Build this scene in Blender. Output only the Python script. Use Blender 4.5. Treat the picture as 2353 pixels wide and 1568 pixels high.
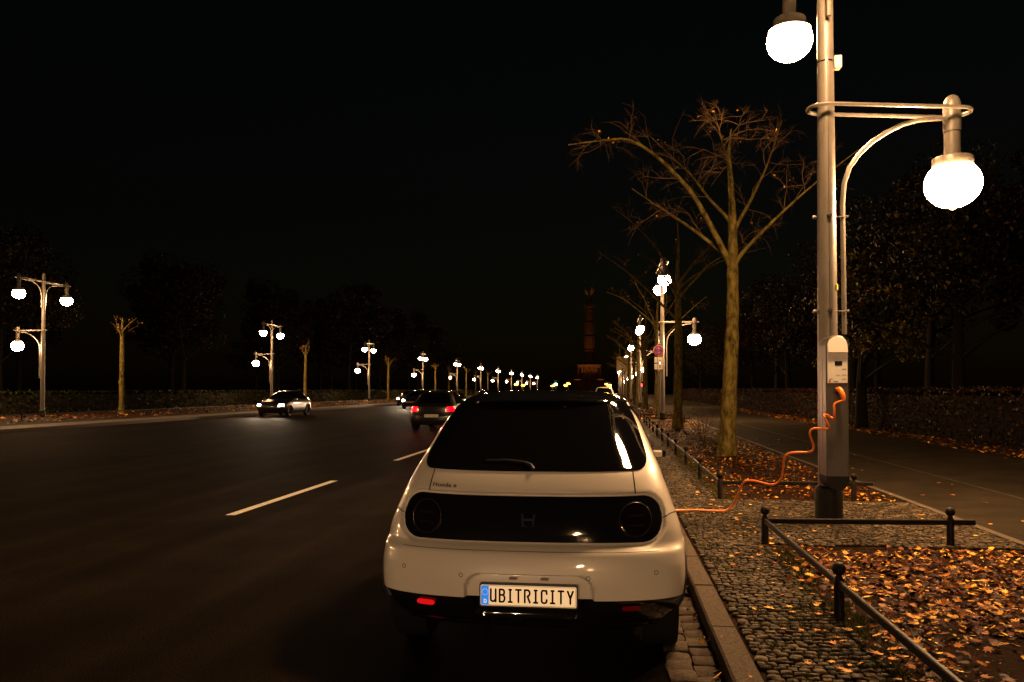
import bpy, math, random
import numpy as np
from mathutils import Vector, Matrix, Quaternion

R = math.radians
PI = math.pi
sc = bpy.context.scene
for o in list(bpy.data.objects):
    bpy.data.objects.remove(o)
col = sc.collection

# ------------------------------------------------------------------ camera, sky, exposure
CAM_H = 1.52
cam_d = bpy.data.cameras.new('camera')
cam = bpy.data.objects.new('camera', cam_d)
col.objects.link(cam)
cam.location = (0, 0, CAM_H)
cam.rotation_euler = (R(91.1), 0, R(7.06))
cam_d.sensor_width = 36
cam_d.lens = 28.0
cam_d.shift_y = 0.0323
cam_d.clip_start = 0.05
cam_d.clip_end = 3000
sc.camera = cam

world = bpy.data.worlds.new('World')
sc.world = world
world.use_nodes = True
wn = world.node_tree
bg = wn.nodes['Background']
sky = wn.nodes.new('ShaderNodeTexSky')
sky.sky_type = 'NISHITA'
sky.sun_disc = False
sky.sun_elevation = R(6)
sky.sun_rotation = R(200)
sky.air_density = 1.5
wn.links.new(sky.outputs[0], bg.inputs[0])
bg.inputs[1].default_value = 0.0006            # night: the sky is all but black

LAMP_COL = (1.0, 0.545, 0.235)
LAMP_L = 520.0                                 # radiance of a street lamp globe

sc.view_settings.view_transform = 'Standard'
sc.view_settings.look = 'None'
sc.view_settings.exposure = 0.0
sc.view_settings.gamma = 1.0
sc.view_settings.use_curve_mapping = False
cy = sc.cycles
cy.use_denoising = True
cy.max_bounces = 5
cy.diffuse_bounces = 3
cy.glossy_bounces = 3
cy.transmission_bounces = 3
cy.transparent_max_bounces = 6
cy.sample_clamp_indirect = 3.0
cy.sample_clamp_direct = 0.0
cy.caustics_reflective = False
cy.caustics_refractive = False
cy.use_light_tree = True

# pixel (in a 2353 px wide view of the photograph) to a point on a known plane
_f, _yaw, _pit = 1830.0, R(7.06), R(1.1)
_rt = np.array([math.cos(_yaw), math.sin(_yaw), 0.0])
_fw = np.array([-math.sin(_yaw) * math.cos(_pit), math.cos(_yaw) * math.cos(_pit), math.sin(_pit)])
_up = np.cross(_rt, _fw)
_cx, _cy = 1176.5, 784 + 111 - _f * math.tan(_pit)
def ray(px, py): return _fw + _rt * (px - _cx) / _f - _up * (py - _cy) / _f
def at_y(px, py, Y):
    d = ray(px, py); return Vector(d * (Y / d[1])) + Vector((0, 0, CAM_H))
def at_x(px, py, X):
    d = ray(px, py); return Vector(d * (X / d[0])) + Vector((0, 0, CAM_H))

# ------------------------------------------------------------------ materials
MATS = {}
def mat(name, color, rough=0.6, metal=0.0, var=0.0, scale=8.0, bump=0.0, bscale=40.0, coat=0.0,
        emit=None, estr=0.0, color2=None, sample=True, spec=None, stretch=None):
    if name in MATS: return MATS[name]
    if spec is None: spec = 0.5 if rough < 0.5 else 0.03
    m = bpy.data.materials.new(name); m.use_nodes = True
    nt = m.node_tree; b = nt.nodes['Principled BSDF']
    b.inputs['Roughness'].default_value = rough
    b.inputs['Metallic'].default_value = metal
    b.inputs['Specular IOR Level'].default_value = spec
    b.inputs['Coat Weight'].default_value = coat
    b.inputs['Coat Roughness'].default_value = 0.03
    c = (*color, 1)
    b.inputs['Base Color'].default_value = c
    tc = None
    if var > 0 or bump > 0:
        tc = nt.nodes.new('ShaderNodeTexCoord')
        src = tc.outputs['Object']
        if stretch:
            mp = nt.nodes.new('ShaderNodeMapping'); mp.inputs['Scale'].default_value = stretch
            nt.links.new(src, mp.inputs[0]); src = mp.outputs[0]
    if var > 0:
        n = nt.nodes.new('ShaderNodeTexNoise'); n.inputs['Scale'].default_value = scale
        n.inputs['Detail'].default_value = 6; n.inputs['Roughness'].default_value = 0.65
        nt.links.new(src, n.inputs['Vector'])
        rp = nt.nodes.new('ShaderNodeValToRGB')
        c2 = color2 if color2 else tuple(x * (1 - var) for x in color)
        rp.color_ramp.elements[0].position = 0.32; rp.color_ramp.elements[0].color = (*c2, 1)
        rp.color_ramp.elements[1].position = 0.68; rp.color_ramp.elements[1].color = (*(min(1, x * (1 + 0.4 * var)) for x in color), 1)
        nt.links.new(n.outputs['Fac'], rp.inputs[0]); nt.links.new(rp.outputs[0], b.inputs['Base Color'])
    if bump > 0:
        n2 = nt.nodes.new('ShaderNodeTexNoise'); n2.inputs['Scale'].default_value = bscale
        n2.inputs['Detail'].default_value = 5
        nt.links.new(src, n2.inputs['Vector'])
        bp = nt.nodes.new('ShaderNodeBump'); bp.inputs['Strength'].default_value = bump
        bp.inputs['Distance'].default_value = 0.01
        nt.links.new(n2.outputs['Fac'], bp.inputs['Height']); nt.links.new(bp.outputs[0], b.inputs['Normal'])
    if emit:
        b.inputs['Emission Color'].default_value = (*emit, 1)
        b.inputs['Emission Strength'].default_value = estr
        if not sample: m.cycles.emission_sampling = 'NONE'
    MATS[name] = m
    return m

def leaf_mat(name, stops, rough=0.55):
    """colour picked at random for every leaf"""
    m = bpy.data.materials.new(name); m.use_nodes = True
    nt = m.node_tree; b = nt.nodes['Principled BSDF']
    g = nt.nodes.new('ShaderNodeNewGeometry'); oi = nt.nodes.new('ShaderNodeObjectInfo')
    ad = nt.nodes.new('ShaderNodeMath'); ad.operation = 'ADD'
    fr = nt.nodes.new('ShaderNodeMath'); fr.operation = 'FRACT'
    nt.links.new(g.outputs['Random Per Island'], ad.inputs[0]); nt.links.new(oi.outputs['Random'], ad.inputs[1])
    nt.links.new(ad.outputs[0], fr.inputs[0])
    rp = nt.nodes.new('ShaderNodeValToRGB'); cr = rp.color_ramp
    while len(cr.elements) < len(stops): cr.elements.new(0.5)
    for e, (p, c) in zip(cr.elements, stops):
        e.position = p; e.color = (*c, 1)
    nt.links.new(fr.outputs[0], rp.inputs[0]); nt.links.new(rp.outputs[0], b.inputs['Base Color'])
    b.inputs['Roughness'].default_value = rough
    b.inputs['Specular IOR Level'].default_value = 0.06
    return m

M_asphalt = mat('asphalt', (0.0098, 0.0072, 0.0055), 0.8, var=0.4, scale=0.9, bump=0.9, bscale=130, spec=0.003)
def road_wear(m):
    """lengthwise tyre wear, repaired patches, grain and fine cracks"""
    nt = m.node_tree; b = nt.nodes['Principled BSDF']; base = b.inputs['Base Color'].links[0].from_socket
    tc = nt.nodes.new('ShaderNodeTexCoord'); acc = base
    def layer(node_type, scale, mp, lo, hi, p0, p1, feature=None):
        nonlocal acc
        mpn = nt.nodes.new('ShaderNodeMapping'); mpn.inputs['Scale'].default_value = mp
        nt.links.new(tc.outputs['Object'], mpn.inputs[0])
        n = nt.nodes.new(node_type); n.inputs['Scale'].default_value = scale
        if feature: n.feature = feature
        nt.links.new(mpn.outputs[0], n.inputs['Vector'])
        r = nt.nodes.new('ShaderNodeMapRange'); r.inputs[1].default_value = p0; r.inputs[2].default_value = p1; r.inputs[3].default_value = lo; r.inputs[4].default_value = hi
        nt.links.new(n.outputs[0], r.inputs[0])
        mx = nt.nodes.new('ShaderNodeVectorMath'); mx.operation = 'SCALE'
        nt.links.new(acc, mx.inputs[0]); nt.links.new(r.outputs[0], mx.inputs['Scale']); acc = mx.outputs[0]
    layer('ShaderNodeTexNoise', 1.6, (1, .03, 1), .65, 1.4, .35, .65)
    layer('ShaderNodeTexNoise', 220, (1, 1, 1), .35, 1.75, .36, .64)
    layer('ShaderNodeTexNoise', 70, (1, 1, 1), .6, 1.45, .36, .64)
    layer('ShaderNodeTexNoise', .22, (1, .35, 1), .7, 1.25, .44, .50)
    nt.links.new(acc, b.inputs['Base Color'])
road_wear(M_asphalt)
M_path = mat('path_asphalt', (0.024, 0.019, 0.013), 0.75, var=0.4, scale=1.5, spec=0.004, bump=0.4, bscale=120)
M_soil = mat('soil', (0.016, 0.008, 0.004), 0.95, var=0.5, scale=6, bump=0.8, bscale=30)
M_ground = mat('park_earth', (0.012, 0.008, 0.004), 0.95, var=0.5, scale=1.5)
M_granite = mat('granite', (0.085, 0.068, 0.052), 0.75, var=0.55, scale=60, bump=0.5, bscale=90)
M_sett = mat('gutter_granite', (0.065, 0.051, 0.039), 0.7, var=0.5, scale=35, bump=0.6, bscale=50)
M_paint = mat('road_paint', (0.9, 0.86, 0.78), 0.7, var=0.35, scale=22)
M_iron = mat('black_iron', (0.010, 0.008, 0.007), 0.55, spec=0.10, var=0.4, scale=20, bump=0.2, bscale=60)
M_pole = mat('grey_pole_paint', (0.105, 0.095, 0.085), 0.40, var=0.3, scale=7, color2=(0.072, 0.066, 0.052), stretch=(1, 1, 0.25), bump=0.15, bscale=40)
M_polebase = mat('pole_foot_paint', (0.009, 0.008, 0.007), 0.55, spec=.25, var=0.4, scale=9)
M_bark = mat('linden_bark', (0.125, 0.10, 0.026), 0.95, var=0.65, scale=11, color2=(0.014, 0.009, 0.004), bump=1.0, bscale=30, spec=.02, stretch=(1, 1, 0.45))
M_twig = mat('twig_bark', (0.075, 0.045, 0.022), 0.9)
M_darkbark = mat('park_bark', (0.009, 0.008, 0.005), 0.95, var=0.4, scale=6)
M_globe = mat('lamp_globe_glass', (0.8, 0.75, 0.65), 0.3, emit=LAMP_COL, estr=LAMP_L)
M_black = mat('black_plastic', (0.012, 0.012, 0.012), 0.45)
M_rubber = mat('tyre_rubber', (0.007, 0.0065, 0.006), 0.85, spec=0.15)
M_gloss = mat('gloss_black', (0.006, 0.006, 0.007), 0.06, coat=1.0)
M_glass = mat('tinted_glass', (0.004, 0.004, 0.005), 0.03, spec=0.6)
M_white = mat('pearl_white_paint', (0.70, 0.66, 0.60), 0.34, coat=1.0)
M_chrome = mat('chrome', (0.6, 0.6, 0.62), 0.12, metal=1.0)
M_alloy = mat('alloy', (0.35, 0.35, 0.36), 0.3, metal=1.0)

cob_stops = [(0.0, (0.018, 0.0135, 0.008)), (0.4, (0.040, 0.030, 0.018)), (0.75, (0.062, 0.047, 0.029)), (1.0, (0.11, 0.085, 0.055))]
M_cobble = leaf_mat('mosaic_cobble', [(p_, tuple(x_ * .82 for x_ in c_)) for p_, c_ in cob_stops], 0.62)
M_leaf = leaf_mat('maple_leaf_litter', [(0.0, (0.008, 0.002, 0.001)), (0.5, (0.045, 0.008, 0.0014)), (0.68, (0.17, 0.048, 0.004)),
                                        (0.84, (0.44, 0.175, 0.012)), (1.0, (0.80, 0.50, 0.075))])
M_leafy = leaf_mat('yellow_maple_leaf', [(0.0, (0.34, 0.11, 0.012)), (0.5, (0.55, 0.26, 0.03)), (1.0, (0.75, 0.45, 0.08))])
M_hedge = leaf_mat('hornbeam_hedge', [(0.0, (0.003, 0.001, 0.0005)), (0.5, (0.012, 0.0045, 0.0015)), (0.85, (0.024, 0.010, 0.003)), (1.0, (0.07, 0.034, 0.008))])
M_ghedge = leaf_mat('green_hedge', [(0.0, (0.002, 0.003, 0.0008)), (0.6, (0.006, 0.009, 0.0015)), (1.0, (0.016, 0.018, 0.003))])
M_crown = leaf_mat('park_foliage', [(0.0, (0.003, 0.002, 0.001)), (0.6, (0.006, 0.0045, 0.001)), (0.9, (0.018, 0.014, 0.0024)), (1.0, (0.09, 0.06, 0.01))])
M_crown2 = leaf_mat('russet_foliage', [(0.0, (0.002, 0.0008, 0.0004)), (0.7, (0.005, 0.0018, 0.0007)), (1.0, (0.014, 0.005, 0.0015))])
M_grass = leaf_mat('grass_blades', [(0.0, (0.025, 0.035, 0.006)), (0.6, (0.05, 0.065, 0.012)), (1.0, (0.1, 0.1, 0.02))])

# ------------------------------------------------------------------ mesh helpers
class B:
    def __init__(s): s.v = []; s.f = []
    def add(s, vs, fs):
        k = len(s.v); s.v += [tuple(p) for p in vs]; s.f += [tuple(i + k for i in q) for q in fs]; return s
    def box(s, c, size, rz=0.0, ch=0.0, rx=0.0, ry=0.0):
        x, y, z = (d / 2 for d in size)
        mrot = Matrix.Rotation(rz, 3, 'Z') @ Matrix.Rotation(rx, 3, 'X') @ Matrix.Rotation(ry, 3, 'Y')
        if ch <= 0:
            vs = [(a * x, b * y, d * z) for d in (-1, 1) for a, b in ((-1, -1), (1, -1), (1, 1), (-1, 1))]
            fs = [(3, 2, 1, 0), (4, 5, 6, 7), (0, 1, 5, 4), (1, 2, 6, 5), (2, 3, 7, 6), (3, 0, 4, 7)]
        else:
            vs = []
            for d, k in ((-z, ch), (-z + ch, 0), (z - ch, 0), (z, ch)):
                for a, b in ((-1, -1), (1, -1), (1, 1), (-1, 1)):
                    vs += [(a * (x - k), b * (y - k), d)]
            fs = [(3, 2, 1, 0), (12, 13, 14, 15)]
            for r in range(3):
                for i in range(4):
                    j = (i + 1) % 4
                    fs.append((r * 4 + i, r * 4 + j, r * 4 + 4 + j, r * 4 + 4 + i))
        c = Vector(c)
        return s.add([mrot @ Vector(p) + c for p in vs], fs)
    def tube(s, path, rad, n=8, caps=True):
        path = [Vector(p) for p in path]
        if not hasattr(rad, '__len__'): rad = [rad] * len(path)
        t0 = (path[1] - path[0]).normalized()
        ref = Vector((0, 0, 1)) if abs(t0.z) < 0.9 else Vector((1, 0, 0))
        u = t0.cross(ref).normalized(); rings = []
        for i, p in enumerate(path):
            a = path[max(0, i - 1)]; b = path[min(len(path) - 1, i + 1)]
            t = (b - a)
            t = t.normalized() if t.length > 1e-9 else t0
            u = (u - t * u.dot(t))
            u = u.normalized() if u.length > 1e-6 else t.orthogonal().normalized()
            w = t.cross(u)
            rings.append([p + (u * math.cos(2 * PI * k / n) + w * math.sin(2 * PI * k / n)) * rad[i] for k in range(n)])
        vs = [p for r in rings for p in r]; fs = []
        for i in range(len(path) - 1):
            for k in range(n):
                k2 = (k + 1) % n
                fs.append((i * n + k, i * n + k2, i * n + n + k2, i * n + n + k))
        if caps:
            fs.append(tuple(reversed(range(n)))); fs.append(tuple((len(path) - 1) * n + k for k in range(n)))
        return s.add(vs, fs)
    def lathe(s, prof, n=24, c=(0, 0, 0), axis='Z'):
        vs = []; fs = []
        for r, z in prof:
            for k in range(n):
                a = 2 * PI * k / n; p = (r * math.cos(a), r * math.sin(a), z)
                if axis == 'X': p = (p[2], p[0], p[1])
                if axis == 'Y': p = (p[0], p[2], p[1])
                vs.append((p[0] + c[0], p[1] + c[1], p[2] + c[2]))
        for i in range(len(prof) - 1):
            for k in range(n):
                k2 = (k + 1) % n
                q = (i * n + k, i * n + k2, i * n + n + k2, i * n + n + k)
                fs.append(q if axis != 'Y' else tuple(reversed(q)))
        return s.add(vs, fs)
    def grid(s, P, flip=False):
        """P: rows of points"""
        nr, nc = len(P), len(P[0]); k0 = [(i * nc) for i in range(nr)]; fs = []
        for i in range(nr - 1):
            for j in range(nc - 1):
                q = (k0[i] + j, k0[i] + j + 1, k0[i + 1] + j + 1, k0[i + 1] + j)
                fs.append(tuple(reversed(q)) if flip else q)
        return s.add([p for r in P for p in r], fs)
    def prism(s, poly, a, b, axis='Z'):
        n = len(poly)
        def pt(x, y, h):
            return {'Z': (x, y, h), 'Y': (x, h, y), 'X': (h, x, y)}[axis]
        vs = [pt(x, y, a) for x, y in poly] + [pt(x, y, b) for x, y in poly]
        fs = [tuple(reversed(range(n))), tuple(range(n, 2 * n))] + [(i, (i + 1) % n, n + (i + 1) % n, n + i) for i in range(n)]
        return s.add(vs, fs)
    def mesh(s, name, m, smooth=True, angle=40):
        me = bpy.data.meshes.new(name)
        me.from_pydata(s.v, [], s.f); me.validate()
        if m: me.materials.append(m)
        if smooth:
            me.polygons.foreach_set('use_smooth', [True] * len(me.polygons))
            me.set_sharp_from_angle(angle=R(angle))
        me.update(); return me
    def build(s, name, m, parent=None, smooth=True, angle=40, loc=None):
        o = bpy.data.objects.new(name, s.mesh(name, m, smooth, angle)); col.objects.link(o)
        if parent: o.parent = parent
        if loc is not None: o.location = loc
        return o

def np_mesh(name, V, F, m, smooth=False):
    me = bpy.data.meshes.new(name)
    V = np.asarray(V, np.float32); F = np.asarray(F, np.int32)
    me.vertices.add(len(V)); me.vertices.foreach_set('co', V.ravel())
    k = F.shape[1]
    me.loops.add(F.size); me.loops.foreach_set('vertex_index', F.ravel())
    me.polygons.add(len(F))
    me.polygons.foreach_set('loop_start', np.arange(0, F.size, k, dtype=np.int32))
    me.polygons.foreach_set('loop_total', np.full(len(F), k, np.int32))
    me.materials.append(m); me.update(); me.validate()
    if smooth: me.polygons.foreach_set('use_smooth', [True] * len(F))
    return me
def link(name, me, parent=None, loc=None):
    o = bpy.data.objects.new(name, me); col.objects.link(o)
    if parent: o.parent = parent
    if loc is not None: o.location = loc
    return o
def thing(name, label, cat, loc=(0, 0, 0), rz=0.0, group=None):
    o = bpy.data.objects.new(name, None); col.objects.link(o)
    o.empty_display_size = 0.2; o.location = loc; o.rotation_euler = (0, 0, rz)
    return tag(o, label, cat, group)
def tag(o, label, cat, group=None):
    o['label'] = label; o['category'] = cat
    if group: o['group'] = group
    return o
def kind(o, k): o['kind'] = k; return o
def copy_tree(o, loc=None, rz=None, label=None, group=None, parent=None):
    c = o.copy(); col.objects.link(c)
    if parent: c.parent = parent
    if loc is not None: c.location = loc
    if rz is not None: c.rotation_euler = (0, 0, rz)
    if label: c['label'] = label
    if group: c['group'] = group
    for ch in list(o.children): copy_tree(ch, parent=c)
    return c

# ------------------------------------------------------------------ the ground
SIDE = 0.12                                     # pavement level above the road
def sheet(name, x0, x1, y0, y1, z, m, nx=1, ny=1):
    P = [[(x0 + (x1 - x0) * i / nx, y0 + (y1 - y0) * j / ny, z) for i in range(nx + 1)] for j in range(ny + 1)]
    return kind(B().grid(P).build(name, m, smooth=False), 'structure')
sheet('ground', -900, 900, -300, 1500, -0.03, M_ground)
sheet('road', -21.0, 0.3, -80, 900, 0.0, M_asphalt)
def slab(name, x0, x1, y0, y1, z0, z1, m):
    return kind(B().box(((x0 + x1) / 2, (y0 + y1) / 2, (z0 + z1) / 2), (x1 - x0, y1 - y0, z1 - z0)).build(name, m, smooth=False), 'structure')
slab('verge', 0.735, 3.72, -60, 420, -0.02, 0.098, M_soil)
slab('cycle_path', 3.75, 8.7, -60, 420, -0.02, 0.116, M_path)
slab('park_lawn', 8.73, 70, -60, 420, -0.02, 0.10, M_ground)
slab('far_pavement', -23.0, -21.25, -60, 420, -0.02, 0.115, mat('far_paving', (0.12, 0.1, 0.085), 0.75, var=0.5, scale=5, bump=0.5, bscale=20))
slab('far_verge', -60, -23.03, -60, 420, -0.02, 0.10, M_soil)
# thin paved seam along the middle of the path and its stone edging
pe = slab('path_edging', 3.66, 3.745, -10, 120, 0.0, 0.128, M_granite)
ps = sheet('path_joint', 5.21, 5.27, -10, 120, 0.1195, mat('path_joint_stone', (0.04, 0.033, 0.026), 0.8, var=0.5, scale=12))

# lane markings: each painted dash is its own piece
lm = kind(bpy.data.objects.new('lane_markings', None), 'structure'); col.objects.link(lm)
lm_mesh = B().grid([[(-0.06, 0, 0), (0.06, 0, 0)], [(-0.06, 3.65, 0), (0.06, 3.65, 0)]]).mesh('painted_dash', M_paint, False)
for k in range(-1, 22):
    link('painted_dash', lm_mesh, lm, (-4.56, 9.15 + 7.45 * k, 0.004))

# ------------------------------------------------------------------ kerb and gutter
rng = random.Random(4)
kerb = kind(bpy.data.objects.new('kerb', None), 'structure'); col.objects.link(kerb)
kerb_mesh = [B().box((0, 0, 0), (0.148, l - 0.008, 0.26), ch=0.012).mesh('kerb_stone', M_granite, True, 30) for l in (1.0, 1.0)]
y = -3.15
for k in range(48):
    o = link('kerb_stone', kerb_mesh[0], kerb, (0.657 + rng.uniform(-.004, .004), y + 0.5, SIDE - 0.13 + rng.uniform(-.004, .003)))
    o.rotation_euler = (rng.uniform(-.004, .004), rng.uniform(-.01, .01), rng.uniform(-.003, .003))
    y += 1.0
kind(B().box((0.657, y + 150, SIDE - 0.13), (0.148, 300, 0.26)).build('kerb_run', M_granite, kerb), 'stuff')
kind(B().box((-21.12, 150, SIDE - 0.13), (0.16, 420, 0.26)).build('far_kerb', M_granite), 'structure')

gut = kind(bpy.data.objects.new('gutter', None), 'structure'); col.objects.link(gut)
kind(B().box((0.44, 150, -0.03), (0.285, 420, 0.05)).build('gutter_bed', mat('gutter_mortar', (0.03, 0.024, 0.018), 0.95, var=0.4, scale=20, bump=0.6, bscale=40), gut, smooth=False), 'structure')
def stone(bx, c, sx, sy, h, rz, r):
    """one rough sett with a domed, uneven top"""
    vs = []
    for lvl, (k, z) in enumerate(((1.0, -h), (1.0, -0.006), (0.88, 0.0))):
        for i, (a, b) in enumerate(((-1, -1), (0, -1.08), (1, -1), (1.08, 0), (1, 1), (0, 1.08), (-1, 1), (-1.08, 0))):
            j = r.uniform(0.86, 1.06)
            vs.append((a * sx / 2 * k * j, b * sy / 2 * k * j, z + (r.uniform(-.003, .003) if lvl == 2 else 0)))
    vs.append((0, 0, r.uniform(0.001, 0.005)))
    fs = []
    for l in range(2):
        for i in range(8):
            i2 = (i + 1) % 8; fs.append((l * 8 + i, l * 8 + i2, l * 8 + 8 + i2, l * 8 + 8 + i))
    for i in range(8): fs.append((16 + i, 16 + (i + 1) % 8, 24))
    ca, sa = math.cos(rz), math.sin(rz)
    bx.add([(c[0] + x * ca - y_ * sa, c[1] + x * sa + y_ * ca, c[2] + z) for x, y_, z in vs], fs)
sett_meshes = []
for k in range(10):
    b = B(); stone(b, (0, 0, 0), 0.138, 0.158, 0.05, 0, random.Random(50 + k)); sett_meshes.append(b.mesh('gutter_sett', M_sett, True, 60))
y = 2.6
while y < 12:
    for gx in (0.37, 0.515):
        o = link('gutter_sett', rng.choice(sett_meshes), gut, (gx + rng.uniform(-.006, .006), y + (0.08 if gx > .4 else 0) + rng.uniform(-.008, .008), 0.018 + rng.uniform(-.006, .006)))
        o.rotation_euler = (rng.uniform(-.05, .05), rng.uniform(-.05, .05), rng.uniform(-.06, .06) + rng.choice((0, PI)))
    y += 0.168
b = B()
while y < 60:
    for gx in (0.37, 0.515): stone(b, (gx, y, 0.016), 0.138, 0.158, 0.05, rng.uniform(-.05, .05), rng)
    y += 0.168
kind(b.build('gutter_setts_run', M_sett, gut), 'stuff')

# ------------------------------------------------------------------ mosaic pavement
GAPS = [(7.55, 10.45), (35.5, 38.3), (63.2, 66.2)]       # paved gaps in the planted strip, one at each lamp
pave = kind(bpy.data.objects.new('mosaic_pavement', None), 'structure'); col.objects.link(pave)
spots = []
r2 = random.Random(11)
def lay(x0, x1, y0, y1, p=0.062):
    y = y0; row = 0
    while y < y1:
        x = x0 + r2.uniform(0, p * .6) 
        while x < x1:
            w = p * r2.uniform(0.78, 1.22)
            yy = y + 0.03 * math.sin(x * 6 + row * .16) + r2.uniform(-.009, .009)
            spots.append((x + w / 2, yy, w * .88, p * r2.uniform(.74, .94), r2.uniform(-.3, .3)))
            x += w
        y += p; row += 1
lay(0.735, 1.36, 2.6, GAPS[0][0], 0.06)
lay(0.735, 3.64, GAPS[0][0], GAPS[0][1], 0.06)
lay(0.735, 1.36, GAPS[0][1], 22, 0.06)
lay(0.735, 1.36, 22, GAPS[1][0], 0.085)
lay(0.735, 3.64, *GAPS[1], 0.085)
lay(0.735, 1.36, GAPS[1][1], 64, 0.11)
vis = [s for s in spots if s[1] > 3.75]
single = set(id(s) for s in sorted(vis, key=lambda s: s[1])[:300])
cob_meshes = []
for k in range(12):
    b = B(); stone(b, (0, 0, 0), 1, 1, 0.02, 0, random.Random(90 + k)); 
    cob_meshes.append(b.mesh('paving_cobble', M_cobble, True, 60))
bulk = B()
for s in spots:
    zz = SIDE + r2.uniform(-.006, .002)
    if id(s) in single:
        o = link('paving_cobble', r2.choice(cob_meshes), pave, (s[0], s[1], zz)); o.scale = (s[2], s[3], 1); o.rotation_euler = (r2.uniform(-.06, .06), r2.uniform(-.06, .06), s[4])
    else:
        stone(bulk, (s[0], s[1], zz), s[2], s[3], 0.02, s[4], r2)
kind(bulk.build('paving_cobbles_run', M_cobble, pave, True, 60), 'stuff')

# ------------------------------------------------------------------ fallen leaves
LR = [(0, .30), (20, .62), (38, .50), (52, .95), (66, .55), (80, .62), (90, 1.1), (100, .62), (114, .55), (128, .95), (142, .50), (160, .62), (180, .30), (225, .36), (270, .22), (315, .36)]
leaf_xy = np.array([(r * math.cos(R(a)), r * math.sin(R(a)), 0) for a, r in LR] + [(0, 0.05, 0)], np.float32)
leaf_tri = np.array([(i, (i + 1) % len(LR), len(LR)) for i in range(len(LR))], np.int32)
def leaves(n, pos, smin, smax, tilt, seed):
    g = np.random.default_rng(seed)
    sz = smin * .6 + (smax * 1.35 - smin * .6) * g.random(n) ** 2.0; a = g.uniform(0, 2 * PI, n)
    curl = g.uniform(-.1, .4, n); tx = g.normal(0, tilt, n); ty = g.normal(0, tilt, n)
    L = np.repeat(leaf_xy[None], n, 0).copy()
    L[:, :, 0] *= g.uniform(.6, 1.0, n)[:, None]
    L[:, :, 2] = curl[:, None] * (L[:, :, 0] ** 2 + 0.5 * L[:, :, 1] ** 2) + 0.12 * np.sin(L[:, :, 0] * 5 + a[:, None]) * curl[:, None]
    L *= sz[:, None, None]
    c, s = np.cos(tx)[:, None], np.sin(tx)[:, None]
    y, z = L[:, :, 1] * c - L[:, :, 2] * s, L[:, :, 1] * s + L[:, :, 2] * c; L[:, :, 1], L[:, :, 2] = y, z
    c, s = np.cos(ty)[:, None], np.sin(ty)[:, None]
    x, z = L[:, :, 0] * c + L[:, :, 2] * s, -L[:, :, 0] * s + L[:, :, 2] * c; L[:, :, 0], L[:, :, 2] = x, z
    c, s = np.cos(a)[:, None], np.sin(a)[:, None]
    x, y = L[:, :, 0] * c - L[:, :, 1] * s, L[:, :, 0] * s + L[:, :, 1] * c; L[:, :, 0], L[:, :, 1] = x, y
    L[:, :, 2] -= L[:, :, 2].min(1)[:, None]
    L += pos[:, None, :]
    F = (leaf_tri[None] + (np.arange(n) * len(leaf_xy))[:, None, None]).reshape(-1, 3)
    return L.reshape(-1, 3), F
def litter(name, label, n, x0, x1, y0, y1, z, seed, smin=.019, smax=.043, tilt=.26, m=None, lift=0.025, edge=0.1, clump=-1.45):
    g = np.random.default_rng(seed)
    P = np.stack([g.uniform(x0, x1, n), g.uniform(y0, y1, n), z + g.uniform(0, lift, n)], 1).astype(np.float32)
    P[:, 0] += g.normal(0, edge, n)
    if clump:                                   # wind-blown: thick drifts and nearly bare soil
        c = np.sin(P[:, 0] * 2.3 + 1.1 * np.sin(P[:, 1] * 1.3)) + np.sin(P[:, 1] * 1.9 + P[:, 0] * 1.2) + .8 * np.sin(P[:, 1] * 4.1 - P[:, 0] * 3.3)
        P = P[c + g.normal(0, .8, n) > clump]; n = len(P)
    V, F = leaves(n, P, smin, smax, tilt, seed + 1)
    o = link(name, np_mesh(name, V, F, m or M_leaf)); kind(o, 'stuff')
    return tag(o, label, 'leaves')
litter('leaf_litter', 'thick orange maple leaf litter filling the fenced bed before the charging post', 17000, 1.50, 3.6, 1.8, 7.42, 0.10, 1)
litter('leaf_litter', 'orange leaf litter in the fenced bed beyond the charging post, round the tree', 20000, 1.48, 3.6, 10.5, 35.2, 0.10, 3)
litter('leaf_litter', 'leaf litter in the distant bed past the signposted lamp', 3000, 1.48, 3.6, 38.4, 62, 0.10, 5, .05, .09)
litter('leaf_litter', 'leaves blown against the foot of the russet hedge', 5200, 8.1, 9.4, 9, 60, 0.115, 7, .045, .085)
litter('leaf_litter', 'leaves gathered in the stone gutter along the kerb', 420, 0.53, 0.575, 3.0, 20, 0.0, 9, .025, .05, .5, edge=.015)
litter('leaf_litter', 'yellow leaves covering the planted strip across the road', 7000, -30.5, -24.5, 14, 110, 0.10, 13, .06, .12)
# single leaves that lie apart on the stones
lv_meshes = []
for k in range(8):
    V, F = leaves(1, np.zeros((1, 3), np.float32), .052, .066, .12, 300 + k); lv_meshes.append(np_mesh('fallen_leaf', V, F, M_leafy))
r3 = random.Random(21)
def drop(n, x0, x1, y0, y1, z, label, group, smin=.6, smax=1.1, bias=None):
    for k in range(n):
        x = r3.uniform(x0, x1)
        if bias: x = x1 - (x1 - x0) * abs(r3.gauss(0, bias)) % (x1 - x0)
        o = link('fallen_leaf', r3.choice(lv_meshes), None, (x, y0 + (y1 - y0) * r3.random() ** 1.3, z))
        s = r3.uniform(smin, smax); o.scale = (s, s, s); o.rotation_euler = (0, 0, r3.uniform(0, 6.28))
        tag(o, label, 'leaf', group)
drop(105, 0.78, 1.45, 3.5, 12, SIDE + .004, 'single yellow maple leaf lying on the mosaic paving beside the kerb', 'leaves on the mosaic paving', bias=.45)
drop(26, 1.5, 3.6, 7.7, 10.3, SIDE + .004, 'single yellow leaf on the paved gap at the foot of the charging post', 'leaves by the charging post')
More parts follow.
